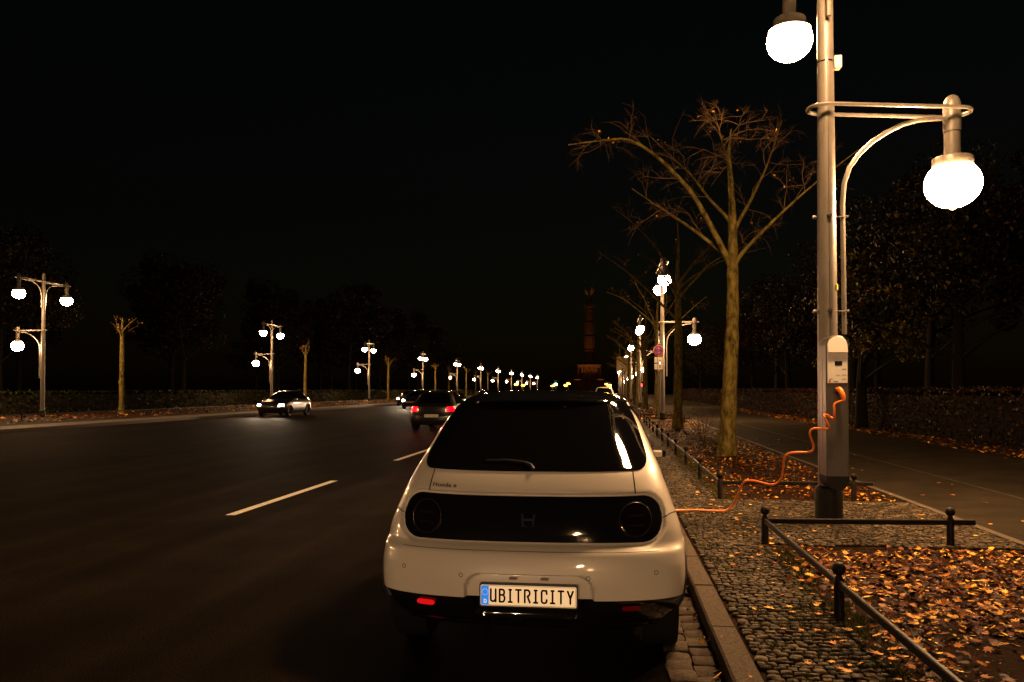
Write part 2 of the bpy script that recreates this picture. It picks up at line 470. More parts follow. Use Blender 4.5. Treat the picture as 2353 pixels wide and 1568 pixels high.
drop(34, 3.85, 5.2, 7.5, 24, 0.118, 'single leaf on the dark asphalt path behind the low fence', 'leaves on the asphalt path', .6, 1.2)
drop(7, 0.6, 0.71, 3.9, 9, SIDE + .004, 'small leaf lying on top of the granite kerb', 'leaves on the kerb', .4, .7)

def blades(n, pts, h, seed):
    g = np.random.default_rng(seed)
    b = pts[g.integers(0, len(pts), n)] + np.concatenate([g.normal(0, .045, (n, 2)), np.zeros((n, 1))], 1)
    a = g.uniform(0, 2 * PI, n); hh = h * g.uniform(.4, 1, n); lean = g.normal(0, .5, (n, 2)) * hh[:, None]
    w = .0025
    d = np.stack([np.cos(a) * w, np.sin(a) * w, np.zeros(n)], 1)
    t = b + np.concatenate([lean, hh[:, None]], 1)
    V = np.stack([b - d, b + d, t], 1).reshape(-1, 3)
    return V, np.arange(3 * n).reshape(-1, 3)
gg = np.random.default_rng(5)
pts = np.stack([gg.normal(1.42, .10, 150), gg.uniform(3.2, 7.3, 150), np.full(150, .10)], 1)
pts = np.concatenate([pts, np.stack([gg.uniform(.8, 1.3, 34), gg.uniform(3.5, 9, 34), np.full(34, .11)], 1), np.stack([gg.normal(1.42, .10, 120), gg.uniform(10.4, 22, 120), np.full(120, .10)], 1)])
V, F = blades(9000, pts, .055, 6)
tag(kind(link('grass', np_mesh('grass', V, F, M_grass)), 'stuff'), 'short grass growing along the fence and between the cobbles', 'grass')

# ------------------------------------------------------------------ low iron fences
def fence(label, posts, rails, loc=(0, 0, SIDE - .02), finial=True, group=None):
    f = thing('low_fence', label, 'fence', loc, 0, group)
    pb = B().lathe([(0, 0), (.035, 0), (.033, .01), (.032, .245), (.026, .26), (.018, .275), (.018, .285)], 12).mesh('post', M_iron)
    bb = B().lathe([(.0, -.042)] + [(.042 * math.sin(PI * k / 10), -.042 * math.cos(PI * k / 10)) for k in range(1, 10)] + [(0, .042)], 14).mesh('ball_finial', M_iron)
    for x, y in posts:
        p = link('post', pb, f, (x, y, 0))
        if finial: link('ball_finial', bb, p, (0, 0, .318))
    for (x0, y0), (x1, y1) in rails:
        L = math.hypot(x1 - x0, y1 - y0)
        o = B().box((0, 0, 0), (L, .028, .048), ch=.006).build('rail', M_iron, f, True, 30, ((x0 + x1) / 2, (y0 + y1) / 2, .225))
        o.rotation_euler = (0, 0, math.atan2(y1 - y0, x1 - x0))
    return f
FX = 1.39
ys = [7.5, 5.13, 2.76, 0.39]
fence('low black fence with ball-topped posts cornering beside the cobbles before the charging post',
      [(FX, y) for y in ys] + [(3.03, 7.62)],
      [((FX, a - .02), (FX, b + .02)) for a, b in zip(ys, ys[1:])] + [((FX + .03, 7.5), (3.24, 7.625))])
ys = [10.5 + 2.33 * k for k in range(11)]
fence('low black ball-post fence running beyond the charging post past the big tree',
      [(FX, y) for y in ys] + [(3.05, 10.56), (3.05, ys[-1])],
      [((FX, a + .02), (FX, b - .02)) for a, b in zip(ys, ys[1:])] + [((FX + .03, 10.5), (3.28, 10.565)), ((FX + .03, ys[-1]), (3.28, ys[-1]))])
ys = [38.3 + 2.4 * k for k in range(11)]
fence('small distant ball-post fence starting at the signposted lamp', [(FX, y) for y in ys] + [(3.05, 38.3)],
      [((FX, a + .02), (FX, b - .02)) for a, b in zip(ys, ys[1:])] + [((FX + .03, 38.3), (3.28, 38.3))])
ys = [22 + 2.4 * k for k in range(28)]
fence('long low fence edging the planted strip across the road', [(-27.2, y) for y in ys], [((-27.2, a + .02), (-27.2, b - .02)) for a, b in zip(ys, ys[1:])])

# ------------------------------------------------------------------ street lamps
def stadium(x0, x1, hw, z, n=10):
    pts = []
    for k in range(n + 1):
        a = -PI / 2 + PI * k / n; pts.append((x1 - hw + hw * math.cos(a), hw * math.sin(a), z))
    for k in range(n + 1):
        a = PI / 2 + PI * k / n; pts.append((x0 + hw + hw * math.cos(a), hw * math.sin(a), z))
    pts.append(pts[0]); return pts
def arm_set(root, ang, reach, zl, brace, hood=False):
    """a looped arm, curved brace, stem, cap and glowing globe, turned by ang about the pole"""
    rot = Matrix.Rotation(ang, 3, 'Z')
    def T(p): return rot @ Vector(p)
    tn = 8
    a = B().tube([T(p) for p in stadium(-.19, reach + .19, .165, zl)], .022, tn, False).build('looped_arm', M_pole, root)
    B().tube([T((x, 0, z)) for x, z in brace], .026, tn).build('curved_brace', M_pole, root)
    st = B().lathe([(0, .19), (.03, .185), (.06, .165), (.08, .13), (.093, .08), (.093, -.22), (.085, -.225), (.085, -.52)], 20).build('lamp_stem', M_pole, root, loc=T((reach, 0, zl)))
    B().lathe([(.085, -.505), (.20, -.51), (.207, -.52), (.207, -.61), (.19, -.612), (.19, -.53)], 28).build('lamp_cap', M_pole, root, loc=T((reach, 0, zl)))
    B().lathe([(.012, -1.085), (.028, -1.085), (.03, -1.06), (.012, -1.05)], 10).build('lamp_finial', M_pole, root, loc=T((reach, 0, zl)))
    n = 14; prof = []
    for k in range(n + 1):
        t0 = .31 if hood else .235; t = PI * (t0 + (1 - t0) * k / n)
        prof.append((max(.0005, .288 * math.sin(t)), -.80 + .262 * math.cos(t)))
    if hood:
        hp = [(.305 * math.sin(PI * .34 * (1 - k / 8)), -.80 + .285 * math.cos(PI * .34 * (1 - k / 8))) for k in range(8)]
        B().lathe([(hp[0][0] - .012, hp[0][1])] + hp + [(.085, -.505)], 28).build('lamp_hood', M_pole, root, loc=T((reach, 0, zl)))
    B().lathe(list(reversed(prof)), 28).build('lamp_globe', M_globe, root, loc=T((reach, 0, zl)))
    return a
def make_lamp(low_ang=0.0, zu=6.97):
    t = thing('street_lamp', '', 'street lamp', (0, 0, SIDE))
    B().lathe([(0, -.08), (.142, -.08), (.142, .30), (.137, .335), (.108, .36)], 24).build('pole_foot', M_polebase, t)
    B().lathe([(.108, .34), (.104, 1.2), (.101, 2.4), (.094, 3.6), (.088, 4.5), (.082, 5.6), (.08, 7.35), (.05, 7.42), (0, 7.43)], 28).build('pole', M_pole, t)
    B().tube([(.0, -.1085, .4), (.0, -.103, 2.3), (0, -.089, 4.4), (0, -.082, 5.7)], .0035, 5).build('pole_seam', M_black, t)
    low = [(.19, 2.0), (.185, 2.8), (.18, 3.42), (.20, 3.66), (.26, 3.83), (.37, 3.98), (.52, 4.12), (.69, 4.23), (.87, 4.32), (1.05, 4.37), (1.36, 4.40)]
    arm_set(t, low_ang, 1.44, 4.47, low)
    up = [(x_, z_ + zu - 6.97) for x_, z_ in ((.15, 5.62), (.15, 6.1), (.17, 6.35), (.25, 6.55), (.42, 6.72), (.66, 6.84), (1.0, 6.9), (1.66, 6.91))]
    arm_set(t, PI / 2, 1.74, zu, up, True)
    arm_set(t, -PI / 2, 1.74, zu, up, True)
    for z in (2.25, 3.28):
        bk = B()
        bk.tube([(.09, 0, z), (.20, 0, z)], .008, 6); bk.lathe([(0, -.02), (.02, -.02), (.024, 0), (.02, .02), (0, .02)], 8, (-.13, 0, z), 'X')
        bk.lathe([(0, -.012), (.014, -.012), (.014, .012), (0, .012)], 8, (.215, 0, z), 'X')
        bk.build('bracket', M_pole, t)
        B().lathe([(0, -.135), (.022, -.13), (.024, -.10), (.024, -.06)], 10, (0, 0, z), 'Y').build('access_plug', M_black, t)
    return t
LX, LY = 2.345, 9.02
lamp0 = make_lamp(R(11), 6.78)
lamp0.location = (LX, LY, SIDE)
lamp0['label'] = 'grey three-globe street lamp carrying the charging post, lit'
lamp0['group'] = 'lamps along the near pavement'
lamp = make_lamp()
lamp.location = (LX, LY + 27.85, SIDE)
lamp['label'] = 'lit three-globe street lamp with the no-stopping sign beside it'
lamp['group'] = 'lamps along the near pavement'
for k in range(2, 9):
    y = LY + 27.85 * k
    lb = 'lit three-globe street lamp in the receding near pavement row, past the signposted one'
    copy_tree(lamp, (2.345, y, SIDE), 0, lb, 'lamps along the near pavement')
for k in (-1,):
    copy_tree(lamp, (2.345, LY - 27.85, SIDE), 0, 'lit three-globe street lamp behind the parked white car', 'lamps along the near pavement')
for k in range(-1, 11):
    y = 37.7 + 27.9 * k
    if k < -1: continue
    lb = 'lit three-globe street lamp on the far side of the road, in a receding row'
    copy_tree(lamp, (-29.0, y, SIDE - .02), PI, lb, 'lamps across the road')
# small box strapped to the near pole
jb = thing('sensor_box', 'small cream box strapped high on the near lamp pole', 'box', (LX + .115, LY - .03, 5.08))
B().box((0, 0, 0), (.075, .09, .14), ch=.008).build('housing', mat('cream_plastic', (.55, .5, .4), .5), jb)
B().lathe([(.0865, -.006), (.089, -.006), (.089, .006), (.0865, .006)], 24, (-.115, .03, .02)).build('strap', M_chrome, jb)
# weathered stickers on the pole
st = tag(B().prism([(-.02, -.03), (.02, -.03), (.02, .03), (-.02, .03)], 0, .002, 'X').build('pole_sticker', mat('sticker_yellow', (.35, .33, .03), .6), loc=(LX + .09, LY - .055, 2.63)), 'small yellow-green sticker on the near lamp pole above the charger', 'sticker')
st.rotation_euler = (0, 0, -.55)

# ------------------------------------------------------------------ charging post
CX0, CY0 = 2.335, 8.72
ch = thing('charging_post', 'grey and white electric charging unit clamped to the near lamp pole', 'charger', (CX0, CY0, 0))
def pill(hw, z0, z1, n=14, rb=None):
    pts = []
    for k in range(n + 1):
        a = PI * k / n; pts.append((hw * math.cos(a), z1 - hw + hw * math.sin(a)))
    r_ = rb or hw
    for k in range(n + 1):
        a = PI + PI * k / n; pts.append((hw * math.cos(a), z0 + r_ + r_ * math.sin(a)))
    return pts
M_cgrey = mat('charger_grey', (.055, .05, .046), .45, var=.15, scale=9)
M_cwhite = mat('charger_white', (.86, .83, .78), .4)
def bevel(o, w=.008, seg=3):
    m = o.modifiers.new('bevel', 'BEVEL'); m.width = w; m.segments = seg; m.limit_method = 'ANGLE'; m.angle_limit = R(35); return o
bevel(B().prism(pill(.112, .48, 2.085), -.10, .19, 'Y').build('body', M_cgrey, ch), .014)
# faceplate, its hood tilted forward
def arch(hw, z0, z1, n=14):
    return [(-hw, z0), (hw, z0)] + [(hw * math.cos(PI * k / n), z1 - hw + hw * math.sin(PI * k / n)) for k in range(n + 1)]
fp = bevel(B().prism(arch(.1, 1.585, 2.07), -.112, -.098, 'Y').build('faceplate', M_cwhite, ch), .004)
hood = B(); zs = [1.905 + .165 * k / 8 for k in range(9)]
P = []
for z in zs:
    dz = max(0, z - 1.97); hw = math.sqrt(max(0, .0961 ** 2 - dz * dz)) if dz > 0 else .0961
    P.append([(hw * (-1 + 2 * j / 10), -.114 - .030 + .034 * (z - 1.905) / .165 * 1.0, z) for j in range(11)])
P.insert(0, [(x, -.1125, 1.893) for x, _, _ in P[0]])
hood.grid(P).build('hood', M_cwhite, ch)
B().box((.01, -.1135, 1.79), (.074, .004, .045)).build('display', mat('lcd', (.012, .014, .008), .15), ch)
ic = mat('panel_print', (.28, .26, .24), .6)
def mark(nm, x, z, w, h, m): return B().box((x, -.1132, z), (w, .0022, h)).build(nm, m, ch)
for z in (1.73, 1.668, 1.627): mark('printed_line', .066, z, .044, .0055, ic)
mark('printed_line', -.066, 1.627, .036, .005, ic)
mark('printed_line', .004, 1.668, .036, .006, mat('panel_print_pale', (.42, .5, .48), .6))
mark('printed_line', -.02, 1.602, .05, .008, mat('panel_teal', (.08, .25, .24), .6))
lg = B().lathe([(0, -.115), (.0105, -.115), (.0105, -.113)], 16, (-.078, 0, 1.604), 'Y').build('round_logo', mat('logo_orange', (.75, .11, .03), .5), ch)
B().lathe([(.046, -.109), (.05, -.104), (.05, -.09), (.03, -.09), (.03, -.1015), (0, -.1015)], 24, (.005, 0, 1.515), 'Y').build('socket', M_black, ch)
B().box((-.113, .05, 1.3), (.003, .012, 1.1)).build('side_seam', M_black, ch)
B().prism(pill(.1135, .472, .78)[15:] + [(.1135, .62), (-.1135, .62)][::1], -.103, .185, 'Y').build('lower_cap', mat('charger_foot', (.018, .016, .015), .5), ch)
M_orange = mat('orange_cable', (.85, .20, .025), .38)
# charging cable: hangs in lazy coils from the socket, over the paving, to the front of the car
cb = thing('charging_cable', 'orange charging cable hanging in lazy curls from the charger to the white car', 'cable', (0, 0, 0))
pl = B().tube([(CX0 + .0, CY0 - .09, 1.52), (CX0 + .004, CY0 - .15, 1.522), (CX0 + .012, CY0 - .185, 1.50), (CX0 + .028, CY0 - .20, 1.45), (CX0 + .034, CY0 - .20, 1.405)],
              [.026, .028, .028, .024, .015], 12).build('plug', M_orange, cb)
A = [(350, 195), (349, 250), (345, 310), (346, 370), (345, 398), (332, 408), (305, 398), (270, 376), (245, 370), (233, 380), (238, 405), (262, 450), (285, 492), (283, 515), (262, 526), (225, 526), (175, 521), (125, 521), (92, 535), (78, 565), (84, 610), (105, 665), (118, 715), (112, 752), (90, 774), (50, 780), (0, 782)]
pts = [((1960 + x / 4.479) * .9412, (930 + y_ / 4.479) * .9412) for x, y_ in A]
Bp = [(790, 248), (757, 258), (740, 285), (735, 330), (727, 385), (708, 415), (680, 430), (640, 427), (600, 416), (555, 408), (520, 412), (498, 432), (480, 475), (462, 520), (438, 560), (405, 580), (360, 584), (300, 580), (240, 577), (165, 588)]
pts += [((1600 + x / 2.354) * .9412, (1000 + y_ / 2.354) * .9412) for x, y_ in Bp]
n1, n2 = len(A), len(Bp); W3 = []
for i, (px, py) in enumerate(pts):
    if i < n1: Y = 8.52 - .03 * math.sin(i * .8) if i < 17 else 8.52 + (i - 17) / (n1 - 17) * .1
    else: Y = 8.62 + (9.36 - 8.62) * min(1, (i - n1) / (n2 - 5.5))
    W3.append(at_y(px, py, Y))
for p in W3: p.z = max(p.z, SIDE + .012)
W3 += [Vector((.72, 9.3, SIDE + .014)), Vector((.55, 9.2, .10)), Vector((.42, 9.05, .05)), Vector((.1, 8.75, .02)), Vector((-.2, 8.5, .06)), Vector((-.42, 8.36, .4)), Vector((-.45, 8.2, .85)), Vector((-.45, 7.95, .93))]
def smooth_path(p, k=4):
    out = []
    for i in range(len(p) - 1):
        p0, p1, p2, p3 = p[max(0, i - 1)], p[i], p[i + 1], p[min(len(p) - 1, i + 2)]
        for j in range(k):
            t = j / k
            out.append(.5 * ((2 * p1) + (p2 - p0) * t + (2 * p0 - 5 * p1 + 4 * p2 - p3) * t * t + (3 * p1 - p0 - 3 * p2 + p3) * t ** 3))
    return out + [p[-1]]
W3 = [Vector((CX0 + .034, CY0 - .20, 1.41))] + W3[1:]
B().tube(smooth_path(W3), .0115, 8).build('cord', M_orange, cb)

# ------------------------------------------------------------------ cars
def interp(xs, ys, x):
    """smooth monotone cubic"""
    xs = np.asarray(xs, float); ys = np.asarray(ys, float); x = np.clip(np.asarray(x, float), xs[0], xs[-1])
    h = np.diff(xs); d = np.diff(ys) / h; m = np.zeros(len(xs)); m[0], m[-1] = d[0], d[-1]
    for i in range(1, len(xs) - 1):
        m[i] = 0 if d[i - 1] * d[i] <= 0 else 2 * d[i - 1] * d[i] / (d[i - 1] + d[i])
    i = np.clip(np.searchsorted(xs, x) - 1, 0, len(h) - 1); t = (x - xs[i]) / h[i]
    return ys[i] * (2 * t ** 3 - 3 * t * t + 1) + h[i] * m[i] * (t ** 3 - 2 * t * t + t) + ys[i + 1] * (-2 * t ** 3 + 3 * t * t) + h[i] * m[i + 1] * (t ** 3 - t * t)

class Shell:
    """car body as stacked plan outlines; rear end at y=0, nose towards +y"""
    def __init__(s, tab, n=2.6, L=.55, Lf=.6, sw=1, sl=1, sh=1):
        T_ = np.array(tab, float); s.z = T_[:, 0] * sh; s.w = T_[:, 1] * sw; s.r = T_[:, 2] * sl; s.f = T_[:, 3] * sl
        s.n, s.L, s.Lf = n, L, Lf; s.rec = []; s.Lz = None
    def W(s, z): return float(interp(s.z, s.w, z))
    def r0(s, z): return float(interp(s.z, s.r, z))
    def f0(s, z): return float(interp(s.z, s.f, z))
    def LL(s, z, r, f):
        L = s.L if not s.Lz else float(np.interp(z, *s.Lz))
        return min(L, .45 * (f - r)), min(s.Lf, .45 * (f - r))
    def rear(s, x, z, recess=True):
        w, r, f = s.W(z), s.r0(z), s.f0(z); L, _ = s.LL(z, r, f)
        q = min(1, abs(x) / w); y = r + L * (1 - (1 - q ** s.n) ** (1 / s.n))
        if recess:
            for fn, dep in s.rec: y += dep * fn(x, z)
        return y
    def front(s, x, z):
        w, r, f = s.W(z), s.r0(z), s.f0(z); _, L = s.LL(z, r, f)
        q = min(1, abs(x) / w); return f - L * (1 - (1 - q ** s.n) ** (1 / s.n))
    def side(s, y, z):
        w, r, f = s.W(z), s.r0(z), s.f0(z); L, Lf = s.LL(z, r, f)
        if y < r + L: q = max(0, 1 - (y - r) / L)
        elif y > f - Lf: q = max(0, 1 - (f - y) / Lf)
        else: return w
        return w * max(0, 1 - q ** s.n) ** (1 / s.n)
    def ring(s, z, nr, ns, nf, recess=True, dw=0.0):
        w, r, f = s.W(z), s.r0(z), s.f0(z); L, Lf = s.LL(z, r, f); pts = []
        for i in range(nr + 1):                        # left to right across the rear
            a = -PI / 2 + PI * i / nr
            x = w * math.copysign(abs(math.sin(a)) ** (2 / s.n), math.sin(a)) if False else None
            u = -1 + 2 * i / nr
            x = w * (abs(u) ** .8 * math.copysign(1, u) if False else math.sin(u * PI / 2) * .35 + u * .65)
            pts.append((x, s.rear(x, z, recess) if abs(u) < 1 else r + L))
        for i in range(1, ns): pts.append((w, r + L + (f - Lf - r - L) * i / ns))
        for i in range(nf + 1):
            u = 1 - 2 * i / nf; x = w * (math.sin(u * PI / 2) * .35 + u * .65)
            pts.append((x, s.front(x, z) if abs(u) < 1 else f - Lf))
        for i in range(1, ns): pts.append((-w, f - Lf - (f - Lf - r - L) * i / ns))
        if dw: 
            cyy = (r + f) / 2
            pts = [(x * (1 - dw / w), cyy + (y - cyy) * (1 - dw / 1.9)) for x, y in pts]
        return [(x, y, z) for x, y in pts]
    def skin(s, zs, nr, ns, nf, wheels=(), wr=.35, top=False, dw=0.0, bottom=False):
        b = B(); rows = [s.ring(z, nr, ns, nf, dw=dw) for z in zs]; n = len(rows[0])
        b.v = [p for r in rows for p in r]
        for i in range(len(rows) - 1):
            for j in range(n):
                j2 = (j + 1) % n; q = (i * n + j, i * n + j2, i * n + n + j2, i * n + n + j)
                if wheels:
                    yc = sum(b.v[k][1] for k in q) / 4; zc = sum(b.v[k][2] for k in q) / 4; xc = sum(b.v[k][0] for k in q) / 4
                    if abs(xc) > .5 and any((yc - wy) ** 2 + (zc - wz) ** 2 < wr * wr for wy, wz in wheels): continue
                b.f.append(q)
        if top: b.f.append(tuple(range((len(rows) - 1) * n, len(rows) * n)))
        if bottom: b.f.append(tuple(reversed(range(n))))
        return b

def rows_patch(fn, xb, zs, nx, off, flip=False):
    """patch over an end of the car: fn(x,z)->y, xb(z) half width or (x0,x1)"""
    P = []
    for z in zs:
        e = xb(z); x0, x1 = (-e, e) if not isinstance(e, tuple) else e
        P.append([(x0 + (x1 - x0) * j / nx, fn(x0 + (x1 - x0) * j / nx, z) + off, z) for j in range(nx + 1)])
    return B().grid(P, flip)
def cols_patch(fn, x0, x1, zlo, zhi, nx, nz, off, skirt=0.0):
    P = []
    for i in range(nx + 1):
        x = x0 + (x1 - x0) * i / nx; a, c = zlo(x), zhi(x)
        P.append([(x, fn(x, a + (c - a) * j / nz) + off, a + (c - a) * j / nz) for j in range(nz + 1)])
    b = B().grid(P, True)
    if skirt:
        edge = [p[0] for p in P] + P[-1][1:] + [p[-1] for p in reversed(P)][1:] + list(reversed(P[0]))[1:]
        b.grid([edge, [(x, y + skirt, z) for x, y, z in edge]])
    return b

def wheel(parent, x, y, r, side, w=.2, spokes=8):
    t = B()
    t.lathe([(r * .66, -w / 2), (r * .95, -w / 2), (r, -w / 2 + .025), (r, w / 2 - .025), (r * .95, w / 2), (r * .66, w / 2), (r * .62, 0), (r * .66, -w / 2)], 32, (0, 0, 0), 'X')
    wo = bpy.data.objects.new('wheel', t.mesh('tyre', M_rubber)); col.objects.link(wo); wo.parent = parent; wo.location = (x, y, r)
    rb = B(); rb.lathe([(0, side * .04), (r * .15, side * .045), (r * .16, side * .02), (r * .16, -side * .02)], 16, (0, 0, 0), 'X')
    rb.lathe([(r * .6, side * w * .4), (r * .66, side * w * .42), (r * .67, -side * w * .4)], 32, (0, 0, 0), 'X')
    for k in range(spokes):
        a = 2 * PI * k / spokes
        rb.tube([(side * .03, r * .1 * math.cos(a), r * .1 * math.sin(a)), (side * .05, r * .63 * math.cos(a), r * .63 * math.sin(a))], [.028, .022], 5)
    ro = rb.build('rim', M_alloy, wo)
    return wo

HT = [  # z, half width, rear y, front y
    (.20, .800, .13, 3.72), (.26, .825, .055, 3.80), (.32, .850, .015, 3.85), (.38, .870, .0, 3.87), (.46, .877, .0, 3.885),
    (.54, .878, .008, 3.89), (.60, .876, .022, 3.885), (.625, .875, .034, 3.88), (.645, .873, .066, 3.88), (.665, .871, .086, 3.88),
    (.72, .863, .096, 3.87), (.80, .840, .116, 3.84), (.86, .819, .136, 3.74), (.90, .806, .151, 3.55), (.936, .794, .168, 3.30),
    (.98, .778, .195, 2.95), (1.046, .756, .252, 2.80), (1.10, .734, .325, 2.70), (1.213, .690, .480, 2.48), (1.334, .638, .650, 2.24),
    (1.41, .592, .765, 2.08), (1.44, .570, .815, 2.00), (1.465, .535, .88, 1.92), (1.487, .47, .98, 1.82), (1.503, .38, 1.10, 1.70), (1.512, .2, 1.25, 1.55)]
def rrect_sd(x, z, cx, cz, hx, hz, r):
    qx, qz = abs(x - cx) - hx + r, abs(z - cz) - hz + r
    return math.hypot(max(qx, 0), max(qz, 0)) + min(max(qx, qz), 0) - r
def sstep(t): t = max(0, min(1, t)); return t * t * (3 - 2 * t)

def honda():
    XC, Y0 = -.457, 4.295
    car = thing('parked_car', 'pearl white compact electric hatchback with black roof parked at the kerb, charging', 'car', (XC, Y0, 0))
    S = Shell(HT); S.Lz = ([.2, .55, .8, 1.05, 1.45], [.35, .36, .42, .50, .5])
    PZ, PH, PW, PR = .797, .130, .752, .118              # black tail panel
    S.rec.append((lambda x, z: sstep(1 - (rrect_sd(x, z, 0, PZ, PW, PH, PR)) / .016), .030))
    S.rec.append((lambda x, z: sstep(1 - rrect_sd(x, z, .012, .385, .340, .120, .075) / .012), .045))
    zs = sorted(set([.385 + .0075 * k for k in range(140) if .385 + .0075 * k < 1.432] + [1.432]))
    WH = [(.60, .31), (3.13, .31)]
    S.skin(zs, 150, 60, 40, WH, .352).build('body', M_white, car, angle=50)
    S.skin([1.432, 1.445, 1.46, 1.475, 1.49, 1.50, 1.507, 1.512], 80, 20, 30, top=True).build('roof', M_gloss, car, angle=60)
    S2 = Shell(HT); S2.Lz = S.Lz; S2.rec.append((lambda x, z: sstep(1 - rrect_sd(x, z, .012, .36, .29, .06, .03) / .02), .03))
    S2.skin([.20, .21, .23, .25, .258, .262, .275, .29, .31, .33, .35, .37, .386], 90, 60, 30, WH, .345, dw=.010, bottom=True).build('lower_bumper', M_gloss, car)
    # diffuser lip and number plate shelf
    P = []
    for (dz, dy) in ((.232, .06), (.236, .028), (.246, .022), (.254, .03), (.256, .06)):
        P.append([(x, S2.rear(x, .26, False) + dy - .03, dz) for x in np.linspace(-.66, .66, 40)])
    B().grid(P).build('bumper_lip', M_gloss, car)
    # wheel arch trim and wheels
    for wy, wz in WH:
        for sx in (-1, 1):
            path = []
            for k in range(33):
                a = R(2) + R(176) * k / 32
                yy, zz = wy + .350 * math.cos(a), wz + .350 * math.sin(a)
                path.append((sx * (S.side(yy, max(.22, zz)) - .012), yy, zz))
            B().tube(path, .02, 8).build('arch_trim', M_black, car)
            wheel(car, sx * .735, wy, .31, sx, .205)
    # rear glass
    def gx(z):
        f_ = .915 + .055 * (z - 1.05) / .36; e = S.W(z) * f_
        d = z - 1.050
        if d < .085: e -= .085 - math.sqrt(max(0, .085 ** 2 - (.085 - d) ** 2))
        return e
    gz = [1.050 + .085 * (1 - math.cos(PI / 2 * k / 10)) for k in range(11)] + list(np.linspace(1.145, 1.438, 26))
    rg = rows_patch(lambda x, z: S.rear(x, z, False), gx, gz, 60, -.007)
    ed = [(gx(z), S.rear(gx(z), z, False), z) for z in gz]; 
    ring_ = [(-x, y, z) for x, y, z in reversed(ed)] + ed
    rg.grid([[(x, y - .007, z) for x, y, z in ring_], [(x, y + .012, z) for x, y, z in ring_]])
    rg.build('rear_window', M_glass, car, angle=60)
    # roof spoiler lip over the glass
    P = []
    for (dz, dy) in ((1.428, .012), (1.436, -.052), (1.444, -.062), (1.452, -.058), (1.466, .0), (1.472, .08)):
        P.append([(x, S.rear(x, 1.44, False) + dy * (1 - (abs(x) / .53) ** 4) , dz - .012 * (x / .5) ** 2 - .02 * (abs(x) / .53) ** 6) for x in np.linspace(-.525, .525, 60)])
    B().grid(P).build('roof_spoiler', M_gloss, car, angle=50)
    # tail panel with its two round lamps
    def zb(x):
        a = abs(x) - (PW - .008 - PR)
        return PH - .008 if a <= 0 else PH - .008 - PR * (1 - math.sqrt(max(0, 1 - (a / PR) ** 2.2)))
    xs_ = lambda x: S.rear(x, PZ, False)
    pn = cols_patch(lambda x, z: S.rear(x, z, False), -PW + .009, PW - .009, lambda x: PZ - zb(x), lambda x: PZ + zb(x), 110, 14, .014, .02)
    panel = pn.build('tail_panel', M_gloss, car, angle=60)
    M_ring = mat('smoked_lens', (.006, .003, .003), .10, coat=1.0)
    M_ringe = mat('lens_ring', (.022, .016, .012), .3)
    for sx in (-1, 1):
        cx_, cz_ = sx * .592, .795
        lens = B(); ring = B(); nn = 40
        for k in range(nn):
            pass
        def onp(r, a, off):
            x, z = cx_ + r * math.cos(a), cz_ + r * math.sin(a); return (x, S.rear(x, z, False) + off, z)
        ring.grid([[onp(r_, -2 * PI * k / nn, of) for k in range(nn + 1)] for r_, of in ((.086, .0125), (.0875, .008), (.091, .008), (.0925, .0125))])
        lm_ = bpy.data.objects.new('tail_lamp', None)
        lens.grid([[onp(r_, -2 * PI * k / nn, of) for k in range(nn + 1)] for r_, of in ((.001, .006), (.04, .0065), (.07, .008), (.085, .0118))])
        tl = lens.build('tail_lamp', M_ring, car, angle=80)
        ring.build('lens_ring', M_ringe, tl, angle=80)
        for dz in (-.03, .022):
            bar = B().grid([[onp(math.hypot(dx, dz + e), math.atan2(dz + e, dx), .0048) for dx in np.linspace(-.045, .045, 8)] for e in (-.006, .006)])
            bar.build('light_bar', mat('lens_bar', (.012, .008, .006), .2), tl)
    # H emblem
    def rear_pt(x, z, off): return (x, S.rear(x, z, False) + off, z)
    em = B()
    for pl_ in ([(-.034, .03), (-.028, -.03)], [(.034, .03), (.028, -.03)], [(-.030, .001), (.030, .001)]):
        em.tube([rear_pt(x, .795 + z, .006) for x, z in pl_], .0062, 6)
    em.build('emblem', mat('smoked_chrome', (.07, .07, .08), .3, metal=.5), car)
    fr_ = [(-.042, .036), (.042, .036), (.036, -.036), (-.036, -.036), (-.042, .036)]
    B().tube([rear_pt(x, .795 + z, .009) for x, z in fr_], .0022, 5).build('emblem_frame', mat('emblem_blue', (.008, .014, .04), .2), car)
    # model lettering
    cu = bpy.data.curves.new('lettering', 'FONT'); cu.body = 'Honda e'; cu.size = .034; cu.extrude = .0; cu.offset = .0007; cu.space_character = 1.06
    to = bpy.data.objects.new('lettering', cu); col.objects.link(to)
    dg = bpy.context.evaluated_depsgraph_get(); tm = bpy.data.meshes.new_from_object(to.evaluated_get(dg)); bpy.data.objects.remove(to)
    for v in tm.vertices:
        x = -.575 + v.co.x * 1.22; z = .958 + v.co.y * .9
        v.co = Vector(rear_pt(x, z, -.004))
    tm.materials.clear(); tm.materials.append(M_black)
    link('model_lettering', tm, car)
    # seams
    M_seam = mat('panel_gap', (.01, .009, .008), .8)
    def seam(pts, name='seam', r_=.0028):
        B().tube([rear_pt(x, z, .0005) if len(q) == 2 else q for q in pts for x, z in [q[:2]]], r_, 5).build(name, M_seam, car)
    for sx in (-1, 1):
        p_ = [(sx * (.583 + .012 * (1.05 - z) / .12), z) for z in np.linspace(1.046, .932, 14)]
        B().tube([(x, S.rear(x, z) - .0006, z) for x, z in p_], .0038, 5).build('tailgate_gap', M_seam, car)
        p_ = []
        for k in range(16):
            t = k / 15; x = .745 + .085 * t; z = .795 + .022 * math.sin(t * 2.2) - .004
            x = min(x, S.W(z) * .992); p_.append((sx * x, S.rear(sx * x, z) - .0006, z))
        B().tube(p_, .0026, 5).build('bumper_gap', M_seam, car)
